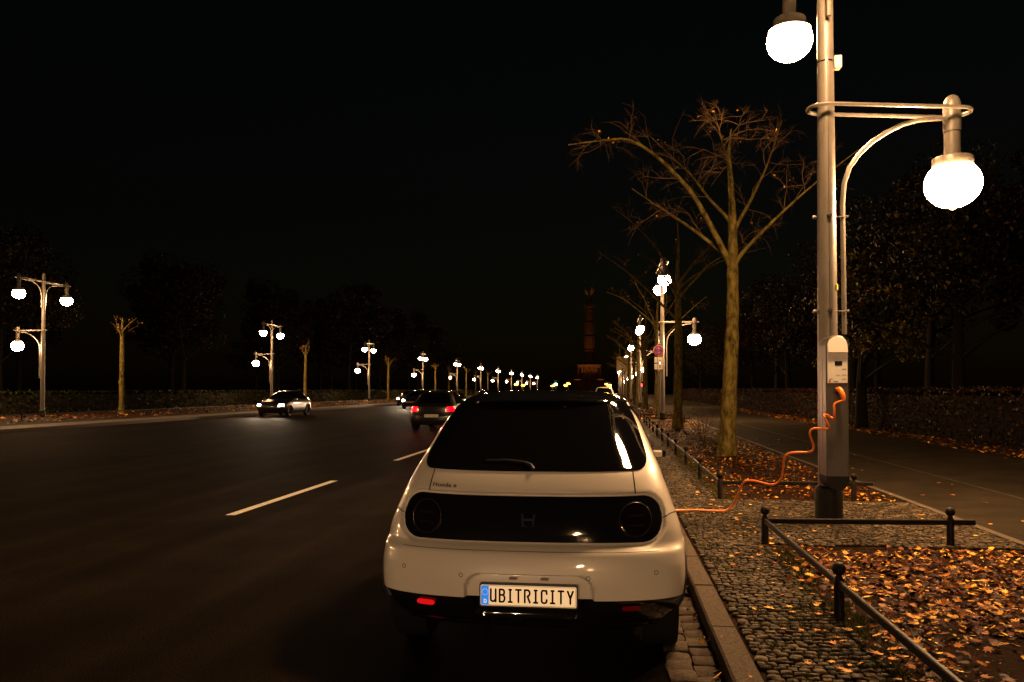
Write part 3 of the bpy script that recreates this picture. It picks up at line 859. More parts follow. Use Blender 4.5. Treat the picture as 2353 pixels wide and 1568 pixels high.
    B().tube([(x, S.rear(x, .6345) - .001, .6345) for x in np.linspace(-.72, .72, 60)], .0016, 5).build('tailgate_gap', M_seam, car)
    # parking sensors
    for x, z in ((-.70, .528), (-.36, .505), (.335, .505), (.70, .528)):
        cpt = []
        for k in range(17):
            a = 2 * PI * k / 16; xx, zz = x + .0105 * math.cos(a), z + .0105 * math.sin(a); cpt.append((xx, S.rear(xx, zz) - .0005, zz))
        B().tube(cpt, .0016, 5, False).build('parking_sensor', M_seam, car)
    # reflectors; the left has an added glow standing in for returned light
    for sx, mm in ((-1, mat('reflector_red_glow', (.6, .01, .015), .25, emit=(1, .008, .012), estr=.55, sample=False)), (1, mat('reflector_red', (.16, .004, .006), .2))):
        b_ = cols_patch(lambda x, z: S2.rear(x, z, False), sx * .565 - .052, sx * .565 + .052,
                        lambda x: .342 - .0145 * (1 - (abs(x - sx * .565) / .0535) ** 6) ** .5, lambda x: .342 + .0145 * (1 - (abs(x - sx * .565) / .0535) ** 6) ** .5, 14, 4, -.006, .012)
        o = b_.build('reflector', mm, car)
        o['label'] = 'bright red rear reflector with an added glow' if sx < 0 else 'dull red rear reflector'
    # wiper
    wp = [rear_pt(x, z, o_) for x, z, o_ in ((.02, 1.062, -.02), (.0, 1.085, -.022), (-.05, 1.10, -.02), (-.15, 1.108, -.018), (-.27, 1.105, -.014))]
    B().tube(wp, [.012, .010, .008, .007, .005], 6).build('rear_wiper', M_black, car)
    # licence plate; plate, band, stars and letter glow in place of reflected light
    px_, pz_, py_ = .012, .402, .016
    pt = bpy.data.objects.new('licence_plate', None)
    pw, ph = .26, .055
    rr = [(px_ + sx * (pw - .008) + .008 * math.cos(a), pz_ + sz * (ph - .008) + .008 * math.sin(a)) for sx, sz, a0 in ((1, 1, 0), (-1, 1, 90), (-1, -1, 180), (1, -1, 270)) for a in (R(a0), R(a0 + 45), R(a0 + 90))]
    def scaled(k): return [(px_ + (x - px_) * (1 + k / pw), pz_ + (z - pz_) * (1 + k / ph)) for x, z in rr]
    B().prism(scaled(.008), py_ - .004, py_ + .03, 'Y').build('plate_holder', M_black, car)
    plate = B().prism(rr, py_ - .008, py_ - .002, 'Y').build('licence_plate', mat('plate_white_glow', (.92, .88, .8), .45, emit=(1.0, .60, .27), estr=.62), car)
    B().prism([(px_ - pw + .004, pz_ - ph + .003), (px_ - pw + .045, pz_ - ph + .003), (px_ - pw + .045, pz_ + ph - .003), (px_ - pw + .004, pz_ + ph - .003)], py_ - .0092, py_ - .0079, 'Y').build('country_band', mat('plate_blue_glow', (.01, .22, .75), .4, emit=(.0, .24, .9), estr=.75), plate)
    M_ink = mat('plate_ink', (.012, .010, .009), .5)
    M_star = mat('plate_star_glow', (.85, .75, .3), .5, emit=(1, .8, .4), estr=.5)
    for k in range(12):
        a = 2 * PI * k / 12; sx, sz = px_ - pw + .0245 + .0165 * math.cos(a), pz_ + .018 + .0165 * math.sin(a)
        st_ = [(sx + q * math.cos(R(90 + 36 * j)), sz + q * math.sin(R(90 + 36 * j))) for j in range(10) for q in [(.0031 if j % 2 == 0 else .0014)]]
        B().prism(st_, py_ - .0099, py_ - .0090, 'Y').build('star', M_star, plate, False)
    # strokes of the characters
    def strokes(lines, x0, z0, sx, sz, w, name, m, y=py_ - .0098):
        b_ = B()
        for k, ln in enumerate(lines):
            p = [Vector((x0 + a * sx, 0, z0 + c * sz)) for a, c in ln]
            yy = y - .00015 * k
            for i in range(len(p) - 1):
                d = (p[i + 1] - p[i]).normalized(); nrm = Vector((-d.z, 0, d.x)) * w / 2
                q = [p[i] - nrm, p[i + 1] - nrm, p[i + 1] + nrm, p[i] + nrm]
                b_.add([(v.x, yy, v.z) for v in q], [(0, 1, 2, 3)])
                for e in (p[i], p[i + 1]):
                    yy -= .00003
                    b_.add([(e.x + w / 2 * math.cos(2 * PI * j / 10), yy, e.z + w / 2 * math.sin(2 * PI * j / 10)) for j in range(10)], [tuple(range(10))])
                yy -= .00003
        return b_.build(name, m, plate, False)
    arc = lambda cx, cz, rx, rz, a0, a1, n=8: [(cx + rx * math.cos(R(a0 + (a1 - a0) * i / n)), cz + rz * math.sin(R(a0 + (a1 - a0) * i / n))) for i in range(n + 1)]
    GL = {'U': [[(0, 1), (0, .12)] + arc(.45, .18, .45, .16, 200, 300, 6) + [(.78, .1), (1, .16)], [(1, 1), (1, 0)]],
          'B': [[(0, 0), (0, 1)], [(0, 1), (.55, 1)] + arc(.55, .78, .38, .22, 90, -90) + [(.1, .56)], [(.55, .56)] + arc(.55, .28, .45, .28, 90, -90) + [(0, 0)]],
          'I': [[(.5, 0), (.5, 1)], [(0, 0), (1, 0)], [(.18, 1), (.82, 1)]],
          'T': [[(0, 1), (1, 1)], [(.5, 1), (.5, 0)]],
          'R': [[(0, 0), (0, 1)], [(0, 1), (.6, 1)] + arc(.6, .76, .38, .24, 90, -60, 7) + [(.55, .5), (1, 0)]],
          'C': [[(1, .74), (.95, 1), (.15, 1), (0, .88), (0, .14)] + arc(.5, .14, .5, .15, 180, 340, 8) + [(1, .26)]],
          'Y': [[(0, 1), (.5, .42), (1, 1)], [(.5, .42), (.5, 0)]]}
    # letter boxes measured along the plate (units of plate width)
    LB = [('U', 450, 545), ('B', 622, 720), ('I', 795, 860), ('T', 940, 1035), ('R', 1110, 1208), ('I', 1287, 1355), ('C', 1435, 1532), ('I', 1610, 1680), ('T', 1757, 1853), ('Y', 1935, 2035)]
    for chh, a, c in LB:
        x0 = px_ - pw + (a - 250) / 1850 * 2 * pw; x1 = px_ - pw + (c - 250) / 1850 * 2 * pw
        strokes(GL[chh], x0, pz_ - .033, x1 - x0, .066, .0108, 'plate_character', M_ink)
    strokes([[(0, 0), (0, 1), (.5, 1), (.95, .75), (.95, .25), (.5, 0), (0, 0)]], px_ - pw + .0195, pz_ - .040, .0125, .018, .0042, 'country_letter', mat('plate_letter_glow', (.9, .9, .9), .5, emit=(1, .85, .6), estr=.6))
    fr2 = scaled(-.0035); fr2.append(fr2[0])
    B().tube([(x, py_ - .0082, z) for x, z in fr2], .0012, 4).build('plate_border', M_ink, plate)
    for x in (-.07, .10):
        B().box((x, .012, .494), (.045, .02, .010), ch=.003).build('plate_lamp', mat('lamp_clear', (.3, .28, .25), .1), car)
    # side windows, handles and the side camera
    for sx in (-1, 1):
        P = []
        for z in np.linspace(1.03, 1.41, 14):
            y0 = .86 + .5 * (z - 1.03); y1 = 2.68 - 1.05 * (z - 1.03) / .38 * .72
            P.append([(sx * (S.side(y0 + (y1 - y0) * j / 24, z) + .004), y0 + (y1 - y0) * j / 24, z) for j in range(25)])
        B().grid(P, sx < 0).build('side_window', M_glass, car, angle=60)
        cm = B().box((sx * .82, 2.47, .985), (.13, .055, .052), ch=.012).build('side_camera', M_white, car)
        B().box((sx * .895, 2.468, .985), (.03, .058, .056), ch=.01).build('camera_end', M_gloss, cm)
        for yy in (1.0, 2.05):
            pass
    P = []
    for z in np.linspace(1.0, 1.41, 14):
        e = S.W(z) * .86; P.append([(-e + 2 * e * j / 20, S.front(-e + 2 * e * j / 20, z) + .004, z) for j in range(21)])
    B().grid(P, True).build('windscreen', M_glass, car, angle=60)
    B().box((0, 2.05, .22), (1.2, 3.0, .06)).build('underbody', M_rubber, car)
    for sx in (-1, 1):
        B().lathe([(0, .0), (.085, .0), (.09, -.03)], 24, (sx * .56, 3.70, .66), 'Y').build('headlamp', M_gloss, car)
    return car, S
honda_obj, HS = honda()

# ------------------------------------------------------------------ other cars on the road
CT = [(.20, .78, .16, 4.10), (.28, .84, .05, 4.20), (.40, .875, .0, 4.25), (.52, .885, .0, 4.28), (.62, .885, .03, 4.27), (.70, .88, .05, 4.22),
      (.80, .865, .06, 4.1), (.88, .84, .07, 3.7), (.94, .81, .10, 3.35), (1.0, .775, .16, 3.05), (1.1, .72, .29, 2.85), (1.2, .675, .42, 2.6), (1.32, .615, .57, 2.3), (1.39, .57, .68, 2.12),
      (1.43, .51, .83, 1.98), (1.455, .4, 1.05, 1.8), (1.462, .2, 1.3, 1.6)]
M_tail = mat('lit_tail_lamp', (.5, .01, .01), .3, emit=(1, .0, .0002), estr=260.0)
M_head = mat('lit_headlamp', (.8, .8, .8), .3, emit=(1.0, .93, .8), estr=60.0)
M_tailoff = mat('tail_lamp_unlit', (.2, .008, .008), .15, coat=1)
M_headoff = mat('headlamp_unlit', (.3, .3, .3), .1, coat=1)
def make_car(label, paint, loc, rz=0.0, lit=True, sw=1, sl=1, sh=1, group=None, beam=0.0, beam_col=(1, .74, .47), name='driven_car', dashed=False, tilt=-3.5, cone=70):
    car = thing(name, label, 'car', loc, rz, group)
    S = Shell(CT, L=.5, sw=sw, sl=sl, sh=sh)
    zt = 1.395 * sh; r_ = .315
    WH = [(.78 * sl, r_), (3.42 * sl, r_)]
    zs = list(np.linspace(.21, .95 * sh, 26)) + list(np.linspace(.98 * sh, 1.462 * sh, 18))
    S.skin(zs, 30, 44, 24, WH, .36, top=True, bottom=True).build('body', paint, car, angle=50)
    for wy, wz in WH:
        for sx in (-1, 1):
            path = []
            for k in range(21):
                a = R(-14) + R(208) * k / 20; yy, zz = wy + .36 * math.cos(a), wz + .36 * math.sin(a)
                path.append((sx * (S.side(yy, max(.22, zz)) + .001), yy, zz))
            B().tube(path, .024, 6).build('arch_trim', M_black, car)
            wheel(car, sx * (.76 * sw), wy, r_, sx, .2, 6)
    z0, z1 = .985 * sh, 1.385 * sh
    rows_patch(lambda x, z: S.rear(x, z), lambda z: S.W(z) * .84, np.linspace(z0 + .03, z1, 10), 16, -.006).build('rear_window', M_glass, car)
    rows_patch(lambda x, z: S.front(x, z), lambda z: S.W(z) * .86, np.linspace(z0, z1, 10), 16, .006, True).build('windscreen', M_glass, car)
    for sx in (-1, 1):
        P = []
        for z in np.linspace(z0, z1, 8):
            t = (z - z0) / (z1 - z0); y0 = (.75 + .33 * t) * sl; y1 = (2.95 - .85 * t) * sl
            P.append([(sx * (S.side(y0 + (y1 - y0) * j / 14, z) + .004), y0 + (y1 - y0) * j / 14, z) for j in range(15)])
        B().grid(P, sx < 0).build('side_window', M_glass, car)
        B().box((sx * .93 * sw, 2.75 * sl, .97 * sh), (.16, .09, .12), ch=.02).build('door_mirror', paint, car)
        xa, xb_ = .56 * sw, .80 * sw
        zz = (.73 * sh, .86 * sh)
        tl = rows_patch(lambda x, z: S.rear(x, z), lambda z: (min(sx * xa, sx * xb_), max(sx * xa, sx * xb_)), np.linspace(*zz, 5), 8, -.010)
        tl.build('tail_lamp', M_tail if lit else M_tailoff, car)
        hl = rows_patch(lambda x, z: S.front(x, z), lambda z: (min(sx * .52 * sw, sx * .76 * sw), max(sx * .52 * sw, sx * .76 * sw)), np.linspace(.60 * sh, .70 * sh, 5), 8, .010, True)
        h_ = hl.build('headlamp', M_head if lit else M_headoff, car)
        if beam > 0:
            ld = bpy.data.lights.new('headlamp_beam', 'SPOT'); ld.energy = beam; ld.color = beam_col; ld.spot_size = R(cone); ld.spot_blend = .9; ld.shadow_soft_size = .05
            lo = bpy.data.objects.new('headlamp_beam', ld); col.objects.link(lo); lo.parent = car
            lo.location = (sx * .64 * sw, S.front(.64 * sw, .65 * sh) + .06, .65 * sh); lo.rotation_euler = (R(90 + tilt), 0, 0)
    B().prism([(-.26, .50), (.26, .50), (.26, .61), (-.26, .61)], S.rear(0, .55) - .012, S.rear(0, .55) + .02, 'Y').build('licence_plate', mat('plain_plate', (.6, .57, .5), .5), car)
    B().box((0, 2.1 * sl, .24), (1.4 * sw, 3.4 * sl, .08)).build('underbody', M_black, car)
    lp = rows_patch(lambda x, z: S.rear(x, z), lambda z: S.W(z) * .93, np.linspace(.22, .36, 4), 16, -.008)
    lp.build('lower_bumper', M_black, car)
    return car
M_grey = mat('grey_metallic', (.05, .05, .055), .35, metal=.3, coat=1)
M_dred = mat('dark_red_paint', (.06, .006, .006), .35, coat=1)
M_silver = mat('silver_paint', (.3, .3, .31), .35, metal=.4, coat=1)
M_blk = mat('black_car_paint', (.01, .01, .012), .3, coat=1)
M_blue = mat('dark_blue_paint', (.01, .015, .04), .35, coat=1)
c1 = make_car('black car with glowing red tail lamps driving off beyond the parked white car', M_blk, (-6.5, 28.5, 0))
c2 = make_car('dark red car with lit tail lamps driving away near the centre line', M_dred, (-9.1, 43.0, 0))
c3 = make_car('black oncoming car with glaring headlamps close to the far kerb', M_blk, (-18.6, 46.0, 0), PI, beam=1300)
TAIL = 'far cars driving away'; HEAD = 'far oncoming cars'
for i, (x, y) in enumerate(((-6.3, 58), (-9.0, 70), (-6.4, 88), (-9.2, 108), (-6.0, 125), (-3.2, 104))):
    copy_tree((c1, c2)[i % 2], (x, y, 0), 0, ('small black' if i % 2 == 0 else 'small dark red') + ' car far down the road with red tail lamps', TAIL)
for i, (x, y) in enumerate(((-15.2, 64), (-18.9, 76), (-12.6, 88), (-15.6, 101), (-18.5, 118), (-13.0, 128), (-16.0, 146))):
    copy_tree(c3, (x, y, 0), PI, 'small dark car far down the road coming on with headlamps lit', HEAD)
make_car('white car parked at the kerb some way ahead of the hatchback', M_white, (-.5, 62.0, 0), 0, lit=False, sw=1.02, sl=1.05, sh=1.18, name='parked_car')
make_car('unseen dark car added behind the parked hatchback, headlamps lighting its rear', M_grey, (-3.0, -14.5, 0), 0, beam=560, beam_col=(1, .62, .34), tilt=-0.5, cone=60)  # out of view, added so its beams brighten the hatchback's rear

# ------------------------------------------------------------------ trees
def limb(b, pts, r0, r1, n=7): 
    p = smooth_path([Vector(q) for q in pts], 3); m = len(p)
    b.tube(p, [r0 + (r1 - r0) * (i / (m - 1)) ** .8 for i in range(m)], n)
    return p
def twigs(b, path, rr, n, ln, depth, r0, droop=.12, start=.25):
    m = len(path)
    for k in range(n):
        i = int((start + (1 - start) * rr.random()) * (m - 2)); p = path[i]; d = (path[i + 1] - path[max(0, i - 1)]).normalized()
        a = Vector((rr.gauss(0, 1), rr.gauss(0, 1), rr.gauss(.25, .7))).normalized()
        dd = (d * .75 + a * .85).normalized(); L = ln * rr.uniform(.5, 1.15); q = [p]; step = L / 5
        for s in range(5):
            dd = (dd + Vector((rr.gauss(0, .22), rr.gauss(0, .22), rr.gauss(0, .2) - droop * s * .3))).normalized()
            q.append(q[-1] + dd * step)
        b.tube(q, [r0 * (1 - .8 * s / 5) for s in range(6)], 3 if r0 < .012 else 5, False)
        if depth > 0: twigs(b, q, rr, 4 if depth > 1 else 5, ln * .5, depth - 1, r0 * .5, droop, .2)
def street_tree(label, limbs, trunk, seed, group, loc, ntw=9, twl=1.3):
    t = thing('linden_tree', label, 'tree', loc, 0, group)
    rr = random.Random(seed); b = B(); tw = B()
    zs, rads = zip(*[(q[2], r_) for q, r_ in trunk])
    p = smooth_path([Vector(q) for q, _ in trunk], 5); m = len(p)
    rad = [float(np.interp(q.z, zs, rads)) for q in p]
    rad = [r_ * (1 + .05 * math.sin(i * 1.7) + rr.uniform(-.03, .03)) for i, r_ in enumerate(rad)]
    k0 = len(b.v); b.tube(p, rad, 22)
    for i in range(k0, len(b.v)):
        c = p[min(m - 1, (i - k0) // 22)]; d = Vector(b.v[i]) - c; b.v[i] = tuple(c + d * (1 + rr.gauss(0, .035)))
    paths = [p[int(m * .72):]]
    for pts_, r0, r1 in limbs: paths.append(limb(b, pts_, r0 * .72, r1 * .5))
    # bark knots
    for k in range(5):
        z = rr.uniform(1.2, 4); a = rr.uniform(0, 6.28); i = min(range(m), key=lambda j: abs(p[j].z - z)); c = p[i] + Vector((math.cos(a), math.sin(a), 0)) * rad[i] * .85
        b.lathe([(0, -.09), (.05, -.05), (.07, 0), (.05, .05), (0, .09)], 7, c)
    b.build('trunk', M_bark, t, angle=80)
    for k, q in enumerate(paths): twigs(tw, q, rr, (ntw - 2 if (q[-1] - q[0]).length > 1.2 else 3) if k else 2, twl * (.9 if (q[-1] - q[0]).length > 1.2 else .55) if k else .5, 2, .0095, .16, .35)
    tw.build('crown', M_twig, t, False)
    # the last leaves that still hang on the twigs
    g = np.random.default_rng(seed); vv = np.array(tw.v); P_ = vv[g.integers(0, len(vv), 70)] + g.normal(0, .02, (70, 3))
    V, F = leaves(70, P_.astype(np.float32), .018, .04, 1.2, seed)
    link('last_leaves', np_mesh('last_leaves', V, F, M_leafy), t)
    return t
hero_limbs = [
    ([(0, 0, 4.0), (-.14, -.05, 4.3), (-.41, -.12, 4.82), (-.84, -.25, 5.57), (-1.27, -.4, 6.04), (-1.69, -.5, 6.42), (-2.22, -.6, 6.72), (-2.76, -.7, 6.7), (-3.5, -.8, 6.6)], .115, .025),
    ([(0, 0, 4.15), (-.25, .15, 4.45), (-.74, .4, 4.93), (-1.16, .7, 5.32), (-1.6, 1.0, 5.7), (-2.1, 1.5, 6.2)], .085, .02),
    ([(-.02, 0, 5.0), (-.15, .1, 5.22), (-.47, .35, 5.67), (-.79, .6, 6.23), (-1.16, .9, 6.7), (-1.7, 1.3, 7.4)], .07, .02),
    ([(.02, 0, 4.0), (.12, -.06, 4.25), (.44, -.2, 4.62), (.97, -.5, 5.14), (1.56, -.8, 5.65), (2.3, -1.1, 6.2)], .085, .02),
    ([(.03, 0, 4.75), (.12, .1, 5.0), (.44, .3, 5.57), (.76, .6, 6.2), (.97, .8, 6.7), (1.3, 1.2, 7.6)], .075, .02),
    ([(0, 0, 5.1), (-.05, -.35, 5.45), (-.2, -1.0, 5.85), (-.4, -1.8, 6.0), (-.55, -2.5, 6.0), (-.62, -3.1, 5.95)], .05, .02),
    ([(-.58, -2.7, 6.0), (-.7, -3.0, 6.2), (-.8, -3.3, 6.35)], .02, .008), ([(-.5, -2.3, 6.0), (-.35, -2.8, 6.15), (-.25, -3.2, 6.2)], .02, .008),
]
hero_trunk = [((-.17, 0, -.1), .25), ((-.15, 0, .15), .205), ((-.12, 0, .6), .172), ((-.07, 0, 1.6), .155), ((-.02, 0, 2.6), .138), ((0, 0, 3.6), .122), ((0, 0, 4.4), .105), ((.0, .02, 5.2), .082), ((-.03, .05, 6.0), .058), ((-.05, .1, 6.6), .035), ((0, .1, 7.1), .012)]
TG = 'lindens along the near pavement'
hero = street_tree('bare linden with spreading mossy limbs beside the path, nearest the charging post', hero_limbs, hero_trunk, 3, TG, (2.62, 17.6, SIDE - .02), 10, 1.35)
def rand_limbs(seed):
    rr = random.Random(seed); L = []
    for k in range(6):
        a = k * 1.05 + rr.uniform(-.3, .3); z = rr.uniform(3.9, 5.2); el = rr.uniform(.8, 1.25); p = [Vector((0, 0, z))]; d = Vector((math.cos(a), math.sin(a), el)).normalized()
        for s in range(6):
            p.append(p[-1] + d * rr.uniform(.5, .75)); d = (d + Vector((rr.gauss(0, .12), rr.gauss(0, .12), -.08))).normalized()
        L.append(([tuple(q) for q in p], rr.uniform(.07, .1), .018))
    return L
var = []
for k in range(3):
    tr = [((.02 * k, 0, -.1), .23), ((0, 0, .5), .17), ((.02, 0, 2), .155), ((.03 - .03 * k, .02, 4.2), .125), ((0, 0, 5.4), .085), ((.05, 0, 6.6), .045), ((.0, 0, 7.6), .012)]
    loc = [(2.40, 29.2, SIDE - .02), (2.72, 47.6, SIDE - .02), (2.45, 57.4, SIDE - .02)][k]
    lb = ['dark bare linden trunk standing just before the signposted lamp', 'bare linden close behind the signposted lamp', 'bare linden midway between the signposted lamp and the next'][k]
    var.append(street_tree(lb, rand_limbs(40 + k), tr, 60 + k, TG, loc, 6, 1.2))
k = 0
for base in (64.7, 92.6, 120.4, 148.3):
    for dy in (11.0, 20.7):
        copy_tree(var[k % 3], (2.5, base + dy, SIDE - .02), k * 1.3, 'bare linden in the receding near pavement row beyond the first four', TG); k += 1
def pollard(seed, loc, label):
    rr = random.Random(seed); L = []
    for k in range(4):
        a = k * 1.6 + rr.uniform(-.4, .4); z = rr.uniform(4.2, 5.0); p = [Vector((0, 0, z))]; d = Vector((math.cos(a) * .6, math.sin(a) * .6, 1)).normalized()
        for q in range(4): p.append(p[-1] + d * rr.uniform(.25, .42)); d = (d + Vector((rr.gauss(0, .2), rr.gauss(0, .2), -.05))).normalized()
        L.append(([tuple(q) for q in p], rr.uniform(.05, .08), .015))
    tr = [((rr.uniform(-.1, .1), 0, -.1), .20), ((0, 0, .5), .15), ((rr.uniform(-.06, .06), 0, 2.2), .135), ((0, 0, 4.2), .115), ((0, 0, 4.9), .08), ((.03, 0, 5.6), .02)]
    return street_tree(label, L, tr, seed, 'lindens across the road', loc, 4, .8)
pv = [pollard(71, (-28.3, 43.3, SIDE - .02), 'slim cut-back linden beside the first lamp across the road'), pollard(75, (-28.3, 71.5, SIDE - .02), 'cut-back linden with short crooked limbs beside the second lamp across the road'), pollard(78, (-28.3, 99.5, SIDE - .02), 'cut-back linden beside the third lamp across the road')]
for i, y in enumerate((15.5, 26.0, 43.3, 71.5, 99.5, 127, 138, 155, 166, 183)):
    if i < 5: continue
    copy_tree(pv[i % 3], (-28.3, y, SIDE - .02), i * 2.1, 'small cut-back linden further along the row across the road', 'lindens across the road')

def leaf_cloud(n, rx, ry, rz, cz, seed, size, lobes=34):
    g = np.random.default_rng(seed)
    C = g.normal(0, .5, (lobes, 3)); C /= np.maximum(1, np.linalg.norm(C, axis=1))[:, None] / .75
    C[:, 2] = np.abs(C[:, 2]) * np.sign(g.uniform(-.6, 1, lobes))
    which = g.integers(0, lobes, n); d = g.normal(0, 1, (n, 3)); d /= np.linalg.norm(d, axis=1)[:, None]
    rad = g.uniform(.10, .30, lobes)[which] * g.uniform(.45, 1.0, n) ** .5
    P = (C[which] + d * rad[:, None]) * np.array([rx, ry, rz]) + np.array([0, 0, cz])
    u = g.normal(0, 1, (n, 3)); u /= np.linalg.norm(u, axis=1)[:, None]; w = np.cross(u, g.normal(0, 1, (n, 3))); w /= np.linalg.norm(w, axis=1)[:, None]
    s = size * g.uniform(.5, 1.2, n)[:, None]
    V = np.stack([P - u * s, P + w * s * .55, P + u * s, P - w * s * .55], 1).reshape(-1, 3)
    return V, np.arange(4 * n).reshape(-1, 4)
def park_tree(label, m, seed, loc, h=10, rx=4.2, group=None, n=9000, size=.10):
    t = thing('park_tree', label, 'tree', loc, 0, group); rr = random.Random(seed); b = B()
    trunk = limb(b, [(0, 0, -.1), (rr.uniform(-.1, .1), 0, h * .25), (rr.uniform(-.3, .3), rr.uniform(-.3, .3), h * .55), (0, 0, h * .9)], .26, .05, 9)
    for k in range(8):
        i = int(len(trunk) * rr.uniform(.3, .75)); p = trunk[i]; a = rr.uniform(0, 6.28); L = rx * rr.uniform(.6, .95)
        limb(b, [p, p + Vector((math.cos(a) * L * .5, math.sin(a) * L * .5, L * .25)), p + Vector((math.cos(a) * L, math.sin(a) * L, L * .4))], .09, .015, 5)
    b.build('trunk', M_darkbark, t, angle=80)
    V, F = leaf_cloud(n, rx, rx, h * .40, h * .60, seed, size); link('crown', np_mesh('crown', V, F, m), t)
    return t
pt = [park_tree('leafy yellow-green park tree overhanging the russet hedge', M_crown, 5, (11.0, 27, .08), 9.5, 4.6, 'park trees behind the near hedge', 14000, .085),
      park_tree('russet park tree standing behind the near hedge', M_crown2, 6, (13.5, 36, .08), 11, 4.4, 'russet park trees behind the near hedge', 9000),
      park_tree('tall dark park tree standing well behind the near hedge', M_crown2, 8, (17, 24, .08), 14, 5.2, 'tall park trees behind the near hedge', 11000, .13)]
for i, (v, x, y, a) in enumerate(((0, 12.6, 17.0, 1.0), (1, 13.6, 47, 2), (0, 12.4, 58, 3), (2, 19, 33, 1), (2, 18, 44, 4), (1, 14, 70, 5), (2, 19, 60, 2), (0, 12.5, 84, .5), (2, 17, 80, 3), (1, 14, 100, 1), (2, 18, 105, 2), (0, 13, 118, 4), (2, 20, 15, 5))):
    copy_tree(pt[v], (x, y, .08), a)
for i in range(22):
    v = (2, 1, 2, 0)[i % 4]; y = 26 + i * 9.0; x = -44 - 6 * (i % 3) - rng.uniform(0, 3)
    c = copy_tree(pt[v], (x, y, .08), i * 1.7, ['yellow-green park tree in the dark wood across the road', 'russet park tree in the dark wood across the road', 'tall dark park tree in the wood across the road'][v], ('yellow-green' if v == 0 else 'russet' if v == 1 else 'tall dark') + ' park trees across the road')
    s = rng.uniform(1.15, 1.6); c.scale = (s, s, s)

M_maple = leaf_mat('lit_maple_foliage', [(0.0, (0.006, 0.005, 0.001)), (0.5, (0.028, 0.024, 0.004)), (0.85, (0.075, 0.058, 0.008)), (1.0, (0.22, 0.14, 0.02))])
park_tree('young yellow-green maple reaching over the path beyond the big linden', M_maple, 17, (8.95, 30.0, .10), 6.6, 2.9, None, 4200, .085)
park_tree('maple with drooping yellowing leaves at the hedge level with the charging post', M_maple, 19, (10.9, 15.6, .10), 8.4, 2.7, None, 4200, .08)
def hedge(name, label, x0, x1, y0, y1, z1, n, m, seed, size):
    h = thing(name, label, 'hedge', ((x0 + x1) / 2, (y0 + y1) / 2, .08)); g = np.random.default_rng(seed)
    hx, hy = (x1 - x0) / 2, (y1 - y0) / 2
    # leaves crowd the outer skin of a clipped box
    f_ = g.choice(3, n, p=[.55, .25, .2]); P = np.stack([g.uniform(-hx, hx, n), g.uniform(-hy, hy, n), g.uniform(.03, z1, n)], 1)
    side_ = np.where(g.random(n) < .8, -1 if x0 > 0 else 1, 1 if x0 > 0 else -1)
    P[:, 0] = np.where(f_ == 0, side_ * hx + g.normal(0, .06, n), P[:, 0]); P[:, 2] = np.where(f_ == 1, z1 + g.normal(0, .035, n), P[:, 2])
    u = g.normal(0, 1, (n, 3)); u /= np.linalg.norm(u, axis=1)[:, None]; w = np.cross(u, g.normal(0, 1, (n, 3))); w /= np.linalg.norm(w, axis=1)[:, None]
    s = size * g.uniform(.5, 1.2, n)[:, None]
    V = np.stack([P - u * s, P + w * s * .6, P + u * s, P - w * s * .6], 1).reshape(-1, 3)
    kind(link('foliage', np_mesh('foliage', V, np.arange(4 * n).reshape(-1, 4), m), h), 'stuff')
    B().box((0, 0, z1 / 2 - .08), (2 * hx - .34, 2 * hy, z1 - .2)).build('inner_branches', M_darkbark, h)
hedge('clipped_hedge', 'clipped russet hornbeam hedge along the far edge of the asphalt path', 9.35, 10.35, 6, 110, 1.44, 42000, M_hedge, 31, .05)
hedge('clipped_hedge', 'dark green clipped hedge behind the lamps across the road', -35, -33.6, 12, 200, 1.3, 22000, M_ghedge, 32, .10)
# sparse shrub in front of the hedge by the tree
sh = thing('sapling_shrub', 'thin leafless shrub growing beside the big linden trunk', 'shrub', (2.2, 19.2, SIDE - .02)); b = B(); rr = random.Random(8)
for k in range(9):
    a = rr.uniform(0, 6.28); q = [Vector((0, 0, 0))]
    d = Vector((math.cos(a) * .35, math.sin(a) * .35, 1)).normalized()
    for s in range(6): q.append(q[-1] + d * .2); d = (d + Vector((rr.gauss(0, .15), rr.gauss(0, .15), 0))).normalized()
    b.tube(q, [.008 * (1 - s / 8) for s in range(7)], 4)
    twigs(b, q, rr, 4, .4, 0, .004)
b.build('stems', M_twig, sh, False)

# ------------------------------------------------------------------ signs
sg = thing('no_stopping_sign', 'no-stopping sign with two white plates on a post by the second lamp', 'sign', (2.13, 36.2, SIDE))
B().tube([(0, 0, -.1), (0, 0, 4.05)], .034, 10).build('post', M_pole, sg)
def disc(r, y, z, m, nm, p, n=32, d=.004): return B().prism([(r * math.cos(2 * PI * k / n), z + r * math.sin(2 * PI * k / n)) for k in range(n)], y, y + d, 'Y').build(nm, m, p, False)
M_sred = mat('sign_red', (.45, .02, .03), .45); M_sblue = mat('sign_blue', (.02, .06, .3), .45); M_swhite = mat('sign_white', (.75, .72, .66), .45)
ro = disc(.235, -.05, 3.14, M_swhite, 'round_sign', sg)
disc(.228, -.053, 3.14, M_sred, 'red_rim', ro); disc(.178, -.056, 3.14, M_sblue, 'blue_face', ro)
for k, a in enumerate((45, -45)): B().box((0, -.058 - .001 * k, 3.14), (.40, .003, .042), ry=R(a)).build('red_bar', M_sred, ro)
for z, up in ((3.25, True), (3.03, False)):
    B().box((0, -.0605, z), (.08, .002, .02)).build('white_mark', M_swhite, ro)
